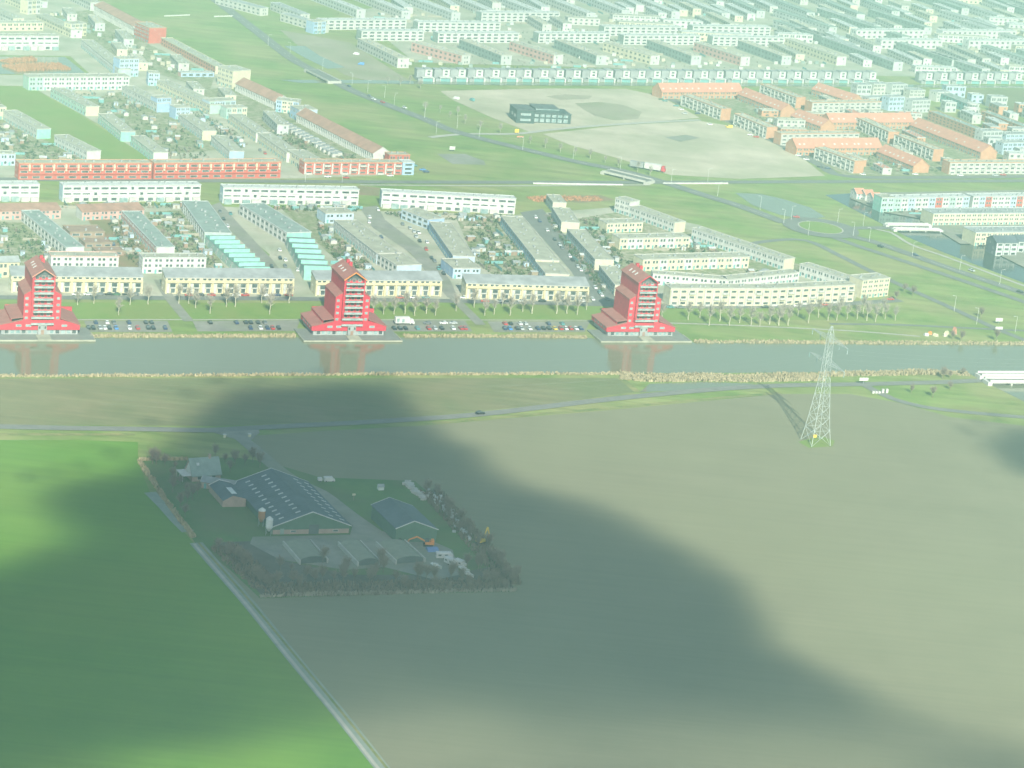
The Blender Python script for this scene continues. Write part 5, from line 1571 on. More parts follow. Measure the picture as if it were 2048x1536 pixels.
cars('beside the blue-ended olive-roofed terrace', 'court cars', [(828, 465, 'silver'), (837, 467, 'white'), (832, 475, 'silver'), (839, 484, 'black'), (854, 486, 'white'), (852, 500, 'red'), (863, 518, 'black'), (869, 524, 'grey'), (877, 539, 'teal'), (887, 549, 'black'), (805, 450, 'grey'), (820, 458, 'silver')], dg)
cars('between the mint sawtooth terraces', 'court cars', [(559, 502, 'white'), (560, 518, 'black'), (571, 522, 'white'), (570, 534, 'grey'), (595, 542, 'white'), (543, 535, 'black'), (440, 425, 'grey'), (447, 440, 'black'), (455, 454, 'white'), (461, 429, 'teal')], dg)
cars('among the brown garage rows', 'court cars', [(191, 457, 'white'), (195, 461, 'red'), (214, 480, 'red'), (227, 491, 'dark blue'), (243, 502, 'white'), (193, 503, 'dark blue'), (165, 482, 'silver'), (272, 506, 'white')], dg)
cars('on the lane in the upper gardens', 'upper quarter cars', [(408, 237, 'red'), (424, 248, 'teal'), (432, 255, 'grey'), (450, 268, 'dark blue'), (462, 277, 'black'), (470, 283, 'teal'), (520, 302, 'grey'), (530, 308, 'red')], dg)
cars('near the small red terrace by the bus road', 'upper quarter cars', [(692, 357, 'red'), (655, 355, 'white'), (780, 353, 'white'), (828, 333, 'teal'), (845, 341, 'blue'), (852, 345, 'dark blue')], math.pi / 2)
cars('along the lot street of the orange quarter', 'orange quarter cars', [(1322, 200, 'green'), (1330, 203, 'teal'), (1352, 213, 'teal'), (1362, 220, 'white'), (1369, 228, 'silver'), (1395, 228, 'dark blue'), (1419, 250, 'white'), (1456, 254, 'yellow'), (1500, 271, 'white'), (1512, 275, 'red'), (1596, 312, 'white'), (1612, 320, 'white'), (1640, 335, 'black'),
     (1655, 338, 'dark blue'), (1725, 350, 'white'), (1812, 349, 'black'), (1830, 350, 'white'), (1920, 352, 'white'), (1990, 352, 'silver'), (2006, 351, 'red')], math.pi / 2 - .4)
mh = lambda a, b: math.atan2((P(*b) - P(*a)).y, (P(*b) - P(*a)).x) - math.pi / 2 - UH
for px, py, c, hd, lab in ((698, 174, 'dark blue', mh((672, 165), (712, 185)), 'dark blue car driving on the main road just past the drain bridge'), (739, 194, 'grey', mh((712, 185), (787, 215)), 'grey car following on the main road, second from the drain bridge'),
                           (747, 200, 'white', mh((712, 185), (787, 215)), 'white car on the main road between the grey and the red car'), (765, 206, 'red', mh((712, 185), (787, 215)), 'red car on the main road beside the grass wedge'),
                           (809, 217, 'white', mh((787, 215), (850, 239)), 'white car on the main road nearest the crossing'), (1761, 495, 'black', mh((1740, 482), (1786, 497)), 'black car leaving the roundabout on the dual carriageway'),
                           (1830, 512, 'dark blue', mh((1823, 510), (1911, 541)), 'dark blue car farther down the dual carriageway'), (1592, 436, 'red', 1.3, 'red car arriving at the roundabout'),
                           (960, 829, 'black', mh((762, 843), (960, 829)), 'black car alone on the rural road'), (2040, 586, 'black', mh((1911, 541), (2048, 587)), 'black car at the right edge of the dual carriageway'),
                           (1943, 543, 'silver', mh((1911, 541), (2048, 587)), 'silver car in the middle of the dual carriageway')):
    tag(put('car', car_mesh(c), None, tuple(P(px, py) + Vector((0, 0, .32))), UH + hd), lab, 'car', 'driving cars')
car(912, 199, 'white', .5, 'white van on the upper sand lot, left of the dark flatbed', 'sand lot vans', True)
car(944, 202, 'teal', .2, 'teal van on the upper sand lot, right of the white van', 'sand lot vans', True)
car(1458, 256, 'yellow', math.pi / 2, 'yellow van parked at the corner of the orange quarter', 'sand lot vans', True)
car(722, 130, 'blue', 1.2, 'bright blue van on the building site', 'sand lot vans', True)
car(712, 110, 'white', .8, 'white van on the building site above the blue one', 'sand lot vans', True)
p = P(808, 649)
r = thing('white_truck', 'white box truck parked on the quay right of the middle red tower', 'truck', (p.x, p.y, .1), UH)
mb = MB(); mb.box(-5, 2.6, -1.25, 1.25, .9, 4.0); mb.build('box_body', ['white'], r)
mb = MB(); mb.prism([(-1.2, .5), (1.2, .5), (1.2, 2.9), (-1.2, 2.9)], 2.8, 4.6); mb.prism([(-1.2, .5), (1.2, .5), (1.1, 1.7), (-1.1, 1.7)], 4.6, 5.2); mb.build('cab', ['white'], r)
for x in (-3.6, -1.0):
    put('side_panel', window_mesh('white', 'paleglass'), r, (x, -1.25, 2.4), 0, (1.6, 1, 2.2))
for x in (-3.5, 3.8):
    for s in (-1, 1):
        w = MB(); w.beam((x, s * .9, .5), (x, s * 1.25, .5), .5, n=10); w.build('wheel', ['tyre'], r)

# ------------------------------------------------------------------ street lamps and small roadside things
def lamp_mesh():
    mb = MB()
    mb.beam((0, 0, 0), (0, 0, 9), .11, r2=.07, n=6)
    return mb.mesh('pole', ['aluminium'])
def arm_mesh():
    mb = MB()
    mb.beam((0, 0, 9), (1.6, 0, 9.3), .06, n=5)
    return mb.mesh('arm', ['aluminium'])
def head_mesh():
    mb = MB()
    mb.box(1.4, 2.3, -.18, .18, 9.2, 9.38)
    return mb.mesh('lamp_head', ['palegrey'])
pm, am, hm = lamp_mesh(), arm_mesh(), head_mesh()
LP = [(536, 92), (580, 108), (645, 140), (704, 170), (735, 185), (769, 196), (788, 211), (849, 236), (914, 256), (958, 276), (872, 268), (1045, 301), (1146, 319), (1240, 340), (1342, 366), (1567, 447), (1582, 440), (1616, 471), (1675, 446), (1706, 473), (1726, 453), (1738, 484),
      (1824, 513), (1908, 623), (1919, 541), (1953, 648), (1999, 569), (2030, 665), (1435, 392), (1520, 420), (1415, 364), (610, 365), (684, 365)]
for i, (x, y) in enumerate(LP):
    p = P(x, y)
    r = thing('street_lamp', ('tall street lamp along the main road, %s from the top' % ordn(i)) if i < 15 else 'tall street lamp near the roundabout and its roads, %s from the left' % ordn(i - 15) if i < 28 else 'tall street lamp %s beside the bus road and ponds' % ordn(i - 28), 'street lamp', (p.x, p.y, 0), UH + (i % 2) * math.pi, 'street lamps')
    put('pole', pm, r); put('arm', am, r); put('lamp_head', hm, r)
def sign(label, px, py, w, h, z, mat, cat='sign'):
    p = P(px, py)
    r = thing('road_sign', label, cat, (p.x, p.y, 0), UH, 'road signs')
    mb = MB(); mb.beam((0, 0, 0), (0, 0, z + h * .5), .08); mb.build('post', ['steel'], r)
    mb = MB(); mb.box(-w / 2, w / 2, -.16, -.09, z, z + h); mb.build('plate', [mat], r)
sign('white direction sign at the rural road junction right of the pylon', 1726, 769, 5, 1.6, 2.0, 'white')
sign('white board sign on the grass triangle below the main road', 904, 303, 4.0, 2.4, 1.2, 'white')
sign('yellow board at the sand lot entrance', 1033, 268, 3.0, 2.6, 1.0, 'machyellow')
sign('orange board on the verge above the main road crossing', 1040, 277, 5, 1.0, .8, 'orange')
sign('white board near the local road at the lower right', 1997, 648, 4.5, 2.0, 1.5, 'white')
sign('second white board on the local road at the lower right', 1997, 663, 4.5, 1.6, 1.2, 'white')
for i, (x, y) in enumerate(((1746, 787), (1752, 787), (1758, 787), (1765, 786), (1773, 786))):
    p = P(x, y)
    r = thing('white_container', '%s white container beside the side road' % ordn(i), 'container', (p.x, p.y, .1), UH, 'white containers')
    hh = 1.0 if i < 3 else 1.9
    mb = MB(); mb.box(-.6, .6, -.5, .5, 0, hh); mb.build('bin_body', ['white'], r)
    mb = MB(); mb.box(-.65, .65, -.55, .55, hh + .002, hh + .12); mb.build('lid', ['offwhite'], r)
for i, (x, y, c) in enumerate(((1852, 671, 'plastic'), (1860, 668, 'machine'), (1871, 672, 'paleyellow'), (1890, 672, 'paleyellow'), (1893, 667, 'paleyellow'), (1908, 668, 'orange'))):
    p = P(x, y)
    r = thing('play_block', '%s play block on the canal grass at the right, %s from the left' % ({'plastic': 'pale', 'machine': 'orange', 'paleyellow': 'yellow', 'orange': 'tall orange'}[c], ordn(i)), 'play block', (p.x, p.y, 0), UH + i, 'play blocks')
    mb = MB(); mb.prism([(-1.2, 0), (1.2, 0), (.9, 1.2), (0, 1.5 if c != 'orange' else 4.0), (-.9, 1.2)], -1, 1); mb.build('block', [c], r)
    mb = MB(); mb.box(-1.3, 1.3, -1.4, 1.4, -.05, .08); mb.build('pad', ['concrete'], r)

# ------------------------------------------------------------------ trees
def tree_meshes(seed, h, spread, bark, twig, dense=60):
    rnd = random.Random(seed)
    t = MB()
    pts = [Vector((0, 0, -.2))]
    for k in range(1, 6):
        pts.append(Vector((rnd.gauss(0, .12), rnd.gauss(0, .12), h * .62 * k / 5)))
    rr = h * .022
    for k in range(5):
        t.beam(pts[k], pts[k + 1], rr * (1 - .13 * k), r2=rr * (1 - .13 * (k + 1)), n=6)
    c = MB()
    for k in range(dense):
        z = h * (.28 + .36 * rnd.random())
        a = rnd.random() * 6.283
        el = rnd.uniform(.5, 1.3)
        ln = spread * rnd.uniform(.5, 1.1) * (1.15 - .4 * (z / h))
        b0 = Vector((pts[3].x, pts[3].y, z))
        d = Vector((math.cos(a) * math.cos(el), math.sin(a) * math.cos(el), math.sin(el)))
        b1 = b0 + d * ln
        if k < 9:
            t.beam(b0, b1, rr * .35, r2=rr * .12, n=4)
        else:
            c.beam(b0, b1, .045, r2=.02, n=3)
        for q in range(6):
            s0 = b0.lerp(b1, rnd.uniform(.3, 1))
            e = s0 + Vector((rnd.gauss(0, .6), rnd.gauss(0, .6), rnd.uniform(.3, 1.4))) * (spread / 4)
            w = Vector((rnd.gauss(0, 1), rnd.gauss(0, 1), 0)).normalized() * .075
            c.face([s0 - w, s0 + w, e])
    return t.mesh('trunk', [bark]), c.mesh('crown', [twig])
TV = [tree_meshes(s, 11, 3.6, 'roofbeige', 'twiggrey', 75) for s in range(4)]
TB = [tree_meshes(20 + s, 9, 4.2, 'brush', 'twig', 110) for s in range(3)]
def tree(px, py, s, var, label, group, name='bare_tree'):
    p = P(px, py)
    r = thing(name, label, 'tree', (p.x, p.y, 0), random.random() * 6, group)
    r.scale = (s, s, s * random.uniform(.9, 1.15))
    put('trunk', var[0], r); put('crown', var[1], r)
av = [(x / 4, 350 + y / 4) for x, y in ((750, 1030), (950, 1120), (1185, 1035), (1430, 1030), (1510, 1030), (1565, 1065), (1810, 1055), (1880, 1055), (620, 1040), (1040, 1040), (1680, 1110))]
av += [(512 + x / 4, 350 + y / 4) for x, y in ((45, 1025), (110, 1115), (265, 1025), (935, 1115), (1020, 1115), (1105, 1115), (1190, 1115), (1270, 1125), (1360, 1110), (1435, 1125), (1600, 1090), (1745, 1060), (1830, 1125), (1905, 1115), (1970, 1050), (2030, 1125))]
av += [(1024 + x / 4, 350 + y / 4) for x, y in ((85, 1095), (160, 1110), (355, 1110), (440, 1110), (520, 1120), (595, 1080), (1195, 1150), (1410, 1160), (1500, 1145), (1575, 1205), (1660, 1170), (1740, 1205), (1820, 1185), (1910, 1205), (1980, 1210))]
av += [(1536 + x / 4, 350 + y / 4) for x, y in ((10, 1195), (85, 1205), (160, 1205), (240, 1130), (320, 1185), (400, 1140), (480, 1165), (550, 1165), (630, 1155), (710, 1155), (790, 1165), (860, 1175), (935, 1155), (1015, 1165), (120, 1140), (570, 1110), (760, 1110), (920, 1110))]
for i, (x, y) in enumerate(sorted(av)):
    tree(x, y, random.uniform(.85, 1.25), TV[i % 4], 'slender bare tree with pale trunk on the quay lawn, %s from left' % ordn(i), 'quay lawn trees')
for i, (x, y) in enumerate(((775, 170), (800, 172), (820, 168), (840, 178), (850, 225), (880, 225), (900, 235), (915, 232), (930, 248), (960, 262), (1000, 268), (1060, 288), (1090, 296), (1120, 305), (1150, 311), (1180, 318), (1210, 326), (1236, 334), (1275, 343), (1300, 352))):
    tree(x, y, random.uniform(.55, .85), TV[i % 4], 'young bare tree beside the main road verge, %s from the top' % ordn(i), 'main road trees')
for i, (x, y) in enumerate(((1905, 679), (1922, 683), (1992, 683), (1885, 758), (1900, 757), (1925, 752), (1808, 585), (1825, 592), (1792, 600), (1900, 780), (1822, 787), (1865, 795), (1962, 636))):
    tree(x, y, random.uniform(.5, .8), TB[i % 3], 'low dark bare bush tree at the right, %s of those near the canal ends' % ordn(i), 'canal end bushes')
# farm shelter belt
rf = random.Random(5)
def belt(n, f, where):
    for i, (x, y) in enumerate(sorted(f(k / max(1, n - 1)) for k in range(n))):
        tree(x, y, rf.uniform(.45, .85), TB[i % 3], 'brown bare tree %s, %s from the left' % (where, ordn(i)), 'farm shelter belt', 'shelter_tree')
belt(26, lambda t: (862 + 165 * t + rf.gauss(0, 8), 995 + 175 * t + rf.gauss(0, 5)), 'in the right farm belt')
belt(40, lambda t: (545 + 470 * t + rf.gauss(0, 6), 1162 + rf.gauss(0, 11) - 4 * t), 'in the lower farm belt')
belt(14, lambda t: (445 + 90 * t + rf.gauss(0, 8), 1100 + 75 * t + rf.gauss(0, 6)), 'in the lower left farm corner')
HT = [(305, 928), (312, 930), (330, 932), (350, 940), (360, 970), (372, 985), (385, 1000), (345, 960), (375, 1005), (450, 928), (470, 930), (490, 930), (505, 925), (460, 945), (395, 990), (345, 985), (360, 1015), (370, 1035), (430, 915), (520, 935)]
belt(20, lambda t: HT[round(t * 19)], 'around the farmhouse garden')

# ------------------------------------------------------------------ reeds, hedges, gardens
def scatter(poly, n, rnd):
    xs, ys = [p[0] for p in poly], [p[1] for p in poly]
    out = []
    while len(out) < n:
        x, y = rnd.uniform(min(xs), max(xs)), rnd.uniform(min(ys), max(ys))
        if inside(poly, x, y):
            out.append((x, y))
    return out
def reeds(label, pts, width, h, n, mat='straw', seed=1, name='reed_bed'):
    rnd = random.Random(seed)
    q = smooth_line([P(*p) for p in pts], 3)
    mb = MB()
    for k in range(n):
        i = rnd.randrange(len(q) - 1)
        p = q[i].lerp(q[i + 1], rnd.random())
        t = (q[i + 1] - q[i]).normalized()
        p = p + Vector((-t.y, t.x, 0)) * rnd.uniform(-.5, .5) * width
        hh = h * rnd.uniform(.55, 1.15) * (1 + .3 * math.sin(p.x * .13) * math.sin(p.x * .031 + 1))
        a = rnd.random() * 3.14
        w = Vector((math.cos(a), math.sin(a), 0)) * rnd.uniform(.25, .5)
        ln = Vector((rnd.gauss(0, .25), rnd.gauss(0, .25), 0))
        b0 = Vector((p.x, p.y, 0))
        up = Vector((0, 0, hh))
        mb.face([b0 - w, b0 + w, b0 + w * .6 + up + ln, b0 - w * .5 + up * .93 + ln])
    o = mb.build(name, [mat]); o['kind'] = 'stuff'
    tag(o, label, 'reeds' if name == 'reed_bed' else 'hedge')
reeds('straw reed fringe along the near canal bank', [(-60, 753), (300, 752), (600, 750), (900, 749), (1240, 748)], 3, 1.0, 3000, seed=1)
reeds('wide straw reed bed above the small pond left of the pylon', [(1240, 752), (1300, 757), (1400, 756), (1500, 757), (1640, 755)], 12, 1.3, 4600, seed=2)
reeds('straw reed fringe on the near bank right of the pylon', [(1640, 750), (1760, 748), (1880, 746), (1938, 749)], 7, 1.4, 1600, seed=3)
reeds('straw reed fringe between leftmost and middle red tower', [(178, 673), (300, 673), (450, 673), (592, 673)], 4, 1.1, 1500, seed=4)
reeds('straw reed fringe between middle and rightmost red tower', [(808, 673), (950, 673), (1080, 674), (1172, 675)], 4, 1.1, 1400, seed=5)
reeds('straw reed fringe on the far bank right of the rightmost tower', [(1388, 684), (1550, 685), (1700, 686), (1850, 687), (2060, 688)], 5, 1.1, 2400, seed=6)
reeds('straw reeds along the left edge of the farm plot', [(278, 922), (300, 955), (330, 1000), (360, 1040), (388, 1076)], 2.0, 1.3, 700, seed=7)
reeds('straw reeds along the upper edge of the farm plot', [(278, 921), (320, 920), (376, 920)], 2.0, 1.4, 300, seed=8)
reeds('straw reeds along the lower edge of the farm plot', [(520, 1194), (650, 1190), (780, 1187), (900, 1184), (1032, 1182)], 2.0, 1.2, 900, 'fence', seed=9)
reeds('russet reed island in the park pond', [(20, 138), (60, 136), (130, 134)], 22, 2.0, 1500, 'rust', seed=10)
reeds('russet reed strip at the back of the park pond', [(10, 125), (40, 121), (70, 120)], 12, 2.0, 700, 'rust', seed=11)
reeds('brown scrub strip before the farm hedge', [(450, 1095), (520, 1160), (560, 1180), (760, 1178), (1000, 1168)], 12, 1.5, 2600, 'brush', seed=12, name='scrub_hedge')
reeds('brown scrub along the right farm edge', [(860, 985), (920, 1050), (975, 1110), (1020, 1170)], 10, 1.6, 1600, 'brush', seed=13, name='scrub_hedge')
reeds('red-brown young hedge above the cream court', [(1062, 400), (1120, 398), (1200, 398)], 12, 1.2, 900, 'rust', seed=14, name='scrub_hedge')

SH = ['offwhite', 'palegrey', 'timber', 'teal', 'paleblue', 'roofteal', 'brown', 'concrete']
def shed_mesh(c, k):
    def mk():
        mb = MB()
        w, d, h = (1.3, 1.0, 2.2) if k == 0 else (1.8, 1.2, 2.4) if k == 1 else (1.5, 1.5, 2.3)
        if k == 2:
            mb.prism([(-d, -.1), (d, -.1), (d, h - .3), (0, h + .4), (-d, h - .3)], -w, w, 0)
            mb.prism([(-d - .15, h - .35), (0, h + .42), (0, h + .54), (-d - .15, h - .22)], -w - .15, w + .15, 1)
            mb.prism([(0, h + .42), (d + .15, h - .35), (d + .15, h - .22), (0, h + .54)], -w - .15, w + .15, 1)
        else:
            mb.box(-w, w, -d, d, -.1, h, 0)
            mb.box(-w - .15, w + .15, -d - .15, d + .15, h + .002, h + .15, 1)
        mb.box(-.5, .4, -d - .05, -d + .02, 0, 1.9, 2)
        return mb.mesh('garden_shed', [c, 'palegrey' if c in ('teal', 'timber', 'brown') else 'roofgrey', 'timber'])
    return shared(('shed', c, k), mk)
SHN = dict(offwhite='white', palegrey='grey', timber='wooden', teal='teal', paleblue='pale blue', roofteal='dark teal', brown='brown', concrete='stone grey')
def garden(place, poly, sheds, shrubs, seed, far=False):
    big = 1.0
    if not far:
        sheds = int(sheds * .78)
    rnd = random.Random(seed)
    pts = scatter(poly, sheds, rnd)
    pts.sort()
    cnt = {}
    for (x, y) in pts:
        c = rnd.choice(SH)
        cnt[c] = cnt.get(c, -1) + 1
        p = P(x, y)
        if far:
            far.box(p.x - 1.6, p.x + 1.6, p.y - 1.4, p.y + 1.4, 0, rnd.uniform(2.0, 2.8), rnd.randrange(4))
            continue
        o = put('garden_shed', shed_mesh(c, rnd.randrange(3)), None, (p.x, p.y, .1), UH + rnd.choice((0, math.pi / 2)) + rnd.uniform(-.1, .1), (rnd.uniform(.9, 1.5) * big, rnd.uniform(.9, 1.4) * big, rnd.uniform(.85, 1.1)))
        tag(o, '%s %s shed %s' % (ordn(cnt[c]), SHN[c], place), 'shed', 'garden sheds ' + place)
    mb, fb_ = MB(), MB()
    for (x, y) in scatter(poly, int(shrubs * 1.7), rnd):
        p = P(x, y)
        s = rnd.uniform(.5, 1.5) * (.65 if y < 260 else 1)
        m = rnd.choice((0, 0, 1, 2))
        for k in range(14):
            c = p + Vector((rnd.gauss(0, .45), rnd.gauss(0, .45), abs(rnd.gauss(.7, .5)))) * s
            a, b = Vector((rnd.gauss(0, 1), rnd.gauss(0, 1), rnd.gauss(0, 1))).normalized() * .38 * s, Vector((rnd.gauss(0, 1), rnd.gauss(0, 1), rnd.gauss(0, 1))).normalized() * .38 * s
            mb.face([c - a, c - b, c + a, c + b], m)
    for (x, y) in scatter(poly, max(3, sheds // 2), rnd):
        p = P(x, y)
        d = (UDIR if rnd.random() < .5 else VDIR) * rnd.uniform(3, 7)
        nn = Vector((-d.y, d.x, 0)).normalized() * .06
        h = rnd.uniform(1.4, 1.9)
        i = len(fb_.v)
        a, b = p - d, p + d
        fb_.v += [(q.x, q.y, z) for z in (0, h) for q in (a - nn, b - nn, b + nn, a + nn)]
        for q in ((0, 1, 5, 4), (1, 2, 6, 5), (2, 3, 7, 6), (3, 0, 4, 7), (4, 5, 6, 7)):
            fb_.f.append(tuple(i + j for j in q)); fb_.m.append(0 if i % 16 else 1)
    o = mb.build('garden_shrubs', ['hedge', 'twig', 'evergreen']); o['kind'] = 'stuff'; tag(o, 'mixed low shrubs ' + place, 'shrubs')
    o = fb_.build('garden_fences', ['fence', 'teal']); o['kind'] = 'stuff'; tag(o, 'short garden fences ' + place, 'fences')
GD = [('in the gardens left of the long teal-roofed terrace', [(-20, 445), (42, 452), (125, 520), (98, 545), (-20, 548)], 22, 120), ('in the red gardens left of the pink-sided terrace', [(212, 440), (240, 448), (305, 520), (282, 540), (250, 520)], 16, 90),
      ('in the gardens left of the left mint sawtooth terrace', [(292, 428), (362, 430), (408, 492), (470, 560), (415, 545), (345, 505)], 26, 130), ('in the gardens between right mint sawtooth and white windowed terrace', [(632, 428), (652, 452), (664, 465), (748, 535), (730, 550), (680, 530), (640, 480)], 18, 110),
      ('in the gardens right of the blue-ended terrace', [(935, 438), (995, 440), (1000, 458), (1080, 552), (985, 552), (945, 520)], 26, 150), ('below the second white ribbon-window row', [(126, 410), (400, 410), (400, 416), (126, 418)], 20, 60),
      ('below the third white ribbon-window row', [(540, 415), (716, 416), (716, 424), (650, 424), (545, 420)], 16, 60), ('below the rightmost white ribbon-window row', [(765, 425), (1025, 436), (1000, 446), (900, 440), (770, 432)], 18, 80),
      ('in the strip beside the cream-ended terraces', [(1085, 425), (1100, 435), (1135, 480), (1190, 545), (1215, 590), (1200, 585), (1140, 510)], 6, 130), ('in the court of the cream terraces', [(1160, 440), (1200, 438), (1215, 470), (1230, 500), (1270, 540), (1240, 545), (1190, 490)], 12, 80),
      ('between the white slanting and the cream terraces', [(1290, 470), (1380, 482), (1480, 520), (1500, 530), (1390, 505), (1300, 500)], 12, 70), ('behind the white bent terrace', [(1500, 540), (1590, 560), (1600, 568), (1480, 572)], 8, 40),
      ('in the upper gardens right of the bright mint end', [(205, 235), (245, 200), (310, 228), (350, 248), (400, 285), (420, 318), (340, 318), (280, 270)], 26, 170), ('in the upper gardens by the long cream terrace', [(345, 195), (420, 232), (450, 250), (500, 290), (480, 300), (440, 275), (385, 240)], 16, 110),
      ('in the left upper gardens beside the white-ended terrace', [(0, 245), (70, 282), (105, 292), (165, 324), (60, 322), (0, 300)], 18, 110), ('in the gardens below the mint white and yellow row', [(110, 184), (240, 186), (300, 220), (230, 222), (180, 215)], 12, 80),
      ('in the gardens under the gabled terraces', [(500, 250), (560, 250), (640, 285), (730, 325), (690, 322), (600, 300), (530, 270)], 8, 110), ('in the far gardens below the dark red block', [(190, 75), (270, 92), (340, 110), (430, 155), (360, 150), (260, 130)], 24, 110),
      ('in the far gardens right of the cream slanting terrace', [(90, 30), (140, 20), (180, 40), (260, 80), (200, 80), (150, 60)], 16, 60), ('in the courts of the orange quarter', [(1490, 215), (1560, 240), (1580, 262), (1555, 285), (1480, 245)], 10, 60),
      ('behind the lower orange roofs', [(1700, 290), (1790, 300), (1840, 330), (1880, 345), (1740, 345)], 14, 70), ('in the middle court of the orange quarter', [(1640, 235), (1720, 232), (1800, 270), (1830, 285), (1720, 275)], 10, 60),
      ('in the red courts behind the head houses', [(720, 110), (1600, 108), (1700, 140), (830, 138)], 60, 160), ('among the far white rows', [(830, 60), (1600, 60), (1600, 95), (850, 90)], 50, 120), ('among the hazy rows at the upper right', [(1560, 20), (2060, 20), (2060, 150), (1850, 150), (1600, 80)], 90, 200),
      ('among the hazy rows at the top', [(620, 5), (1500, 5), (1560, 45), (1000, 55), (700, 40)], 70, 120), ('on the harbour quay roofs side', [(1790, 426), (2050, 425), (2050, 432), (1870, 436)], 10, 60)]
FARS = MB()
for i, (pl, poly, n, s) in enumerate(GD):
    garden(pl, poly, n, s, 100 + i, FARS if poly[0][1] < 112 else False)
o = FARS.build('far_garden_sheds', ['offwhite', 'palegrey', 'roofbeige', 'roofteal']); o['kind'] = 'stuff'; tag(o, 'tiny sheds scattered through the far hazy quarters', 'sheds')
# two lines of white-roofed sheds before the gabled terrace
for k in range(2):
    for i in range(16):
        t = (i + .5) / 16
        x, y = 540 + 132 * t + k * 9, 240 + 76 * t - k * 2
        p = P(x, y)
        tag(put('white_shed', shed_mesh('offwhite', 1), None, (p.x, p.y, .1), UH + math.pi / 2 + dg * 0 + .1, (1.1, 1.6, 1)), 'white-roofed shed, %s in the %s line before the brown-red gabled terrace' % (ordn(i), ('left', 'right')[k]), 'shed', 'white shed lines')

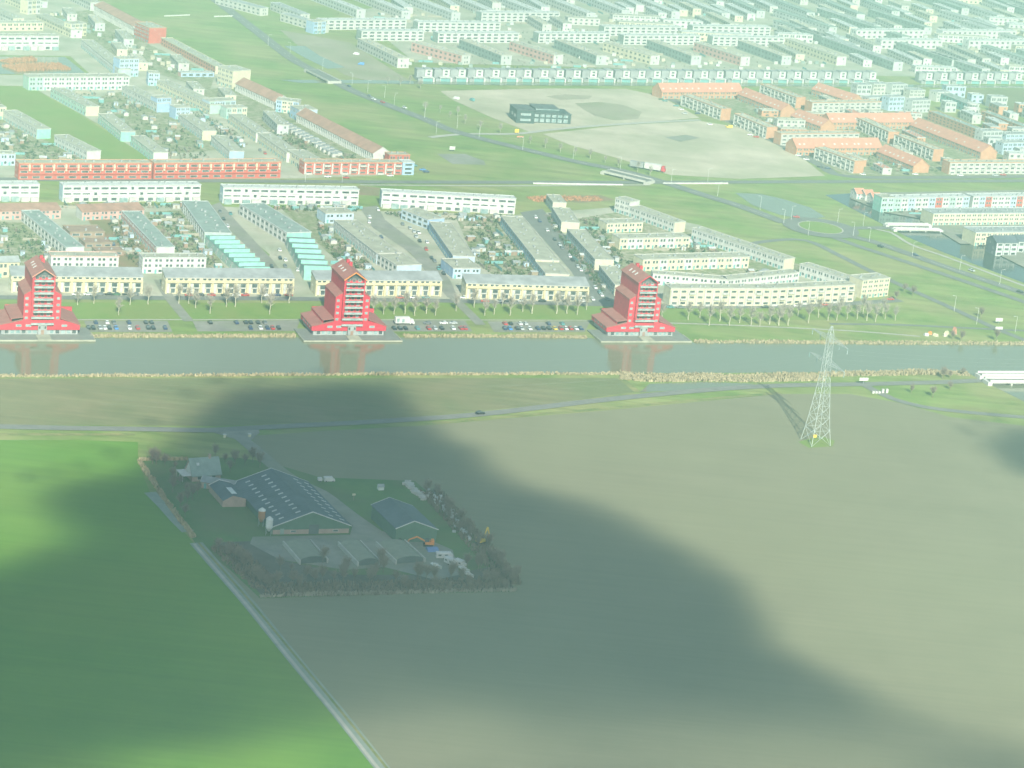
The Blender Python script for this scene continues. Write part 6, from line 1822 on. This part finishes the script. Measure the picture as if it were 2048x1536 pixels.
# ------------------------------------------------------------------ the cloud that shades the farm, above the camera and out of the picture
def cloud(name, label, poly_px, soft, thick, zc, holes=(), seed=1, cell=9.0):
    rnd = random.Random(seed)
    poly = np.array([[p.x, p.y] for p in (P(*q) for q in poly_px)])
    hol = [(np.array([P(x, y).x, P(x, y).y]), rx, ry, amt) for x, y, rx, ry, amt in holes]
    x0, y0 = poly.min(0) - soft
    x1, y1 = poly.max(0) + soft
    nx, ny = int((x1 - x0) / cell) + 2, int((y1 - y0) / cell) + 2
    X, Y = np.meshgrid(x0 + cell * np.arange(nx), y0 + cell * np.arange(ny), indexing='ij')
    # lumpy wobble
    ph = np.random.RandomState(seed)
    Wx, Wy = np.zeros_like(X), np.zeros_like(X)
    T = np.zeros_like(X)
    for o in range(6):
        f = .012 * 1.75 ** o
        for _ in range(4):
            a = ph.rand() * 6.283
            p1, p2, p3 = ph.rand(3) * 6.283
            arg = f * (X * math.cos(a) + Y * math.sin(a))
            Wx += np.sin(arg + p1) * 2.4 * (o > 1) / 1.4 ** o
            Wy += np.sin(arg + p2) * 2.4 * (o > 1) / 1.4 ** o
            T += np.sin(arg + p3) * .10 / 1.5 ** o
    qx, qy = X + Wx, Y + Wy
    ins = np.zeros(X.shape, bool)
    dist = np.full(X.shape, 1e9)
    n = len(poly)
    for i in range(n):
        ax, ay = poly[i]
        bx, by = poly[(i + 1) % n]
        ins ^= ((ay > qy) != (by > qy)) & (qx < (bx - ax) * (qy - ay) / (by - ay + 1e-12) + ax)
        l2 = (bx - ax) ** 2 + (by - ay) ** 2
        t = np.clip(((qx - ax) * (bx - ax) + (qy - ay) * (by - ay)) / l2, 0, 1)
        dist = np.minimum(dist, np.hypot(qx - ax - t * (bx - ax), qy - ay - t * (by - ay)))
    sd = np.where(ins, dist, -dist)
    k = np.clip((sd + 2.0) / soft, 0, 1)
    k = k * k * (3 - 2 * k)
    k = k * (1 + T)
    for c, rx, ry, amt in hol:
        ca, sa = math.cos(UH), math.sin(UH)
        dx, dy = qx - c[0], qy - c[1]
        e = ((dx * ca + dy * sa) / rx) ** 2 + ((-dx * sa + dy * ca) / ry) ** 2
        k = k * (1 - amt * np.exp(-e))
    k = np.clip(k, 0, None) * thick
    k[k < .5] = 0
    off = SUN_DIR * (zc / SUN_DIR.z)
    idx, V, Fc = {}, [], []
    def vid(i, j, top):
        t = k[i, j]
        key = (i, j, top if t > 0 else 0)
        if key not in idx:
            idx[key] = len(V)
            dz = t * (.62 if top else -.38)
            o2 = off + SUN_DIR * (dz / SUN_DIR.z)      # columns sheared along the sun ray, shaped so the shadow is not smeared
            V.append((X[i, j] + o2.x, Y[i, j] + o2.y, zc + dz))
        return idx[key]
    for i in range(nx - 1):
        for j in range(ny - 1):
            if max(k[i, j], k[i + 1, j], k[i + 1, j + 1], k[i, j + 1]) <= 0:
                continue
            Fc.append((vid(i, j, 1), vid(i + 1, j, 1), vid(i + 1, j + 1, 1), vid(i, j + 1, 1)))
            Fc.append((vid(i, j, 0), vid(i, j + 1, 0), vid(i + 1, j + 1, 0), vid(i + 1, j, 0)))
    me = bpy.data.meshes.new(name)
    me.from_pydata(V, [], Fc)
    m = bpy.data.materials.get('cloud_vapour')
    if not m:
        m = bpy.data.materials.new('cloud_vapour')
        m.use_nodes = True
        t = m.node_tree
        t.nodes.remove(t.nodes['Principled BSDF'])
        v = t.nodes.new('ShaderNodeVolumePrincipled')
        v.inputs['Color'].default_value = (.98, .98, .98, 1)
        v.inputs['Density'].default_value = .017
        v.inputs['Anisotropy'].default_value = .6
        t.links.new(v.outputs[0], t.nodes['Material Output'].inputs['Volume'])
    me.materials.append(m)
    o = put(name, me)
    o['kind'] = 'stuff'
    tag(o, label, 'cloud')
cloud('cloud', 'large soft cloud above the camera that shades the farm', [(460, 760), (640, 752), (810, 758), (866, 815), (895, 866), (985, 892), (1065, 958), (1212, 997), (1325, 1054), (1435, 1108), (1525, 1192), (1595, 1282), (1735, 1355), (1895, 1424), (2100, 1478),
        (2300, 1600), (1400, 2000), (-300, 2000), (-600, 1300), (-400, 1150), (-60, 1125), (20, 1100), (75, 1060), (50, 1010), (50, 965), (150, 945), (250, 935), (305, 880), (350, 825), (410, 790)], 36, 110, 620,
      holes=((60, 1075, 26, 16, .55), (330, 1530, 45, 18, .8), (570, 1530, 60, 34, .97), (860, 1470, 44, 50, .72), (1060, 1530, 60, 46, .6), (1480, 1520, 80, 55, .7), (1800, 1520, 90, 50, .75), (20, 985, 18, 10, .4)))
cloud('cloud', 'small soft cloud that shades the field at the right edge', [(1925, 880), (1990, 850), (2100, 852), (2200, 900), (2200, 980), (2060, 960), (1990, 930)], 26, 70, 620, seed=4)

# ------------------------------------------------------------------ haze
mb = MB()
mb.box(-3600, 24000, -1300, 6100, -1.5, 353)
hz = mb.build('haze', ['white'])
hz['kind'] = 'stuff'
hz.data.materials.clear()
m = bpy.data.materials.new('haze_air')
m.use_nodes = True
t = m.node_tree
t.nodes.remove(t.nodes['Principled BSDF'])
v = t.nodes.new('ShaderNodeVolumePrincipled')
v.inputs['Color'].default_value = HAZE_COLOR
v.inputs['Density'].default_value = HAZE_DENSITY
v.inputs['Anisotropy'].default_value = 0.0
t.links.new(v.outputs[0], t.nodes['Material Output'].inputs['Volume'])
hz.data.materials.append(m)
tag(hz, 'pale greenish haze filling the air over the whole place', 'haze')
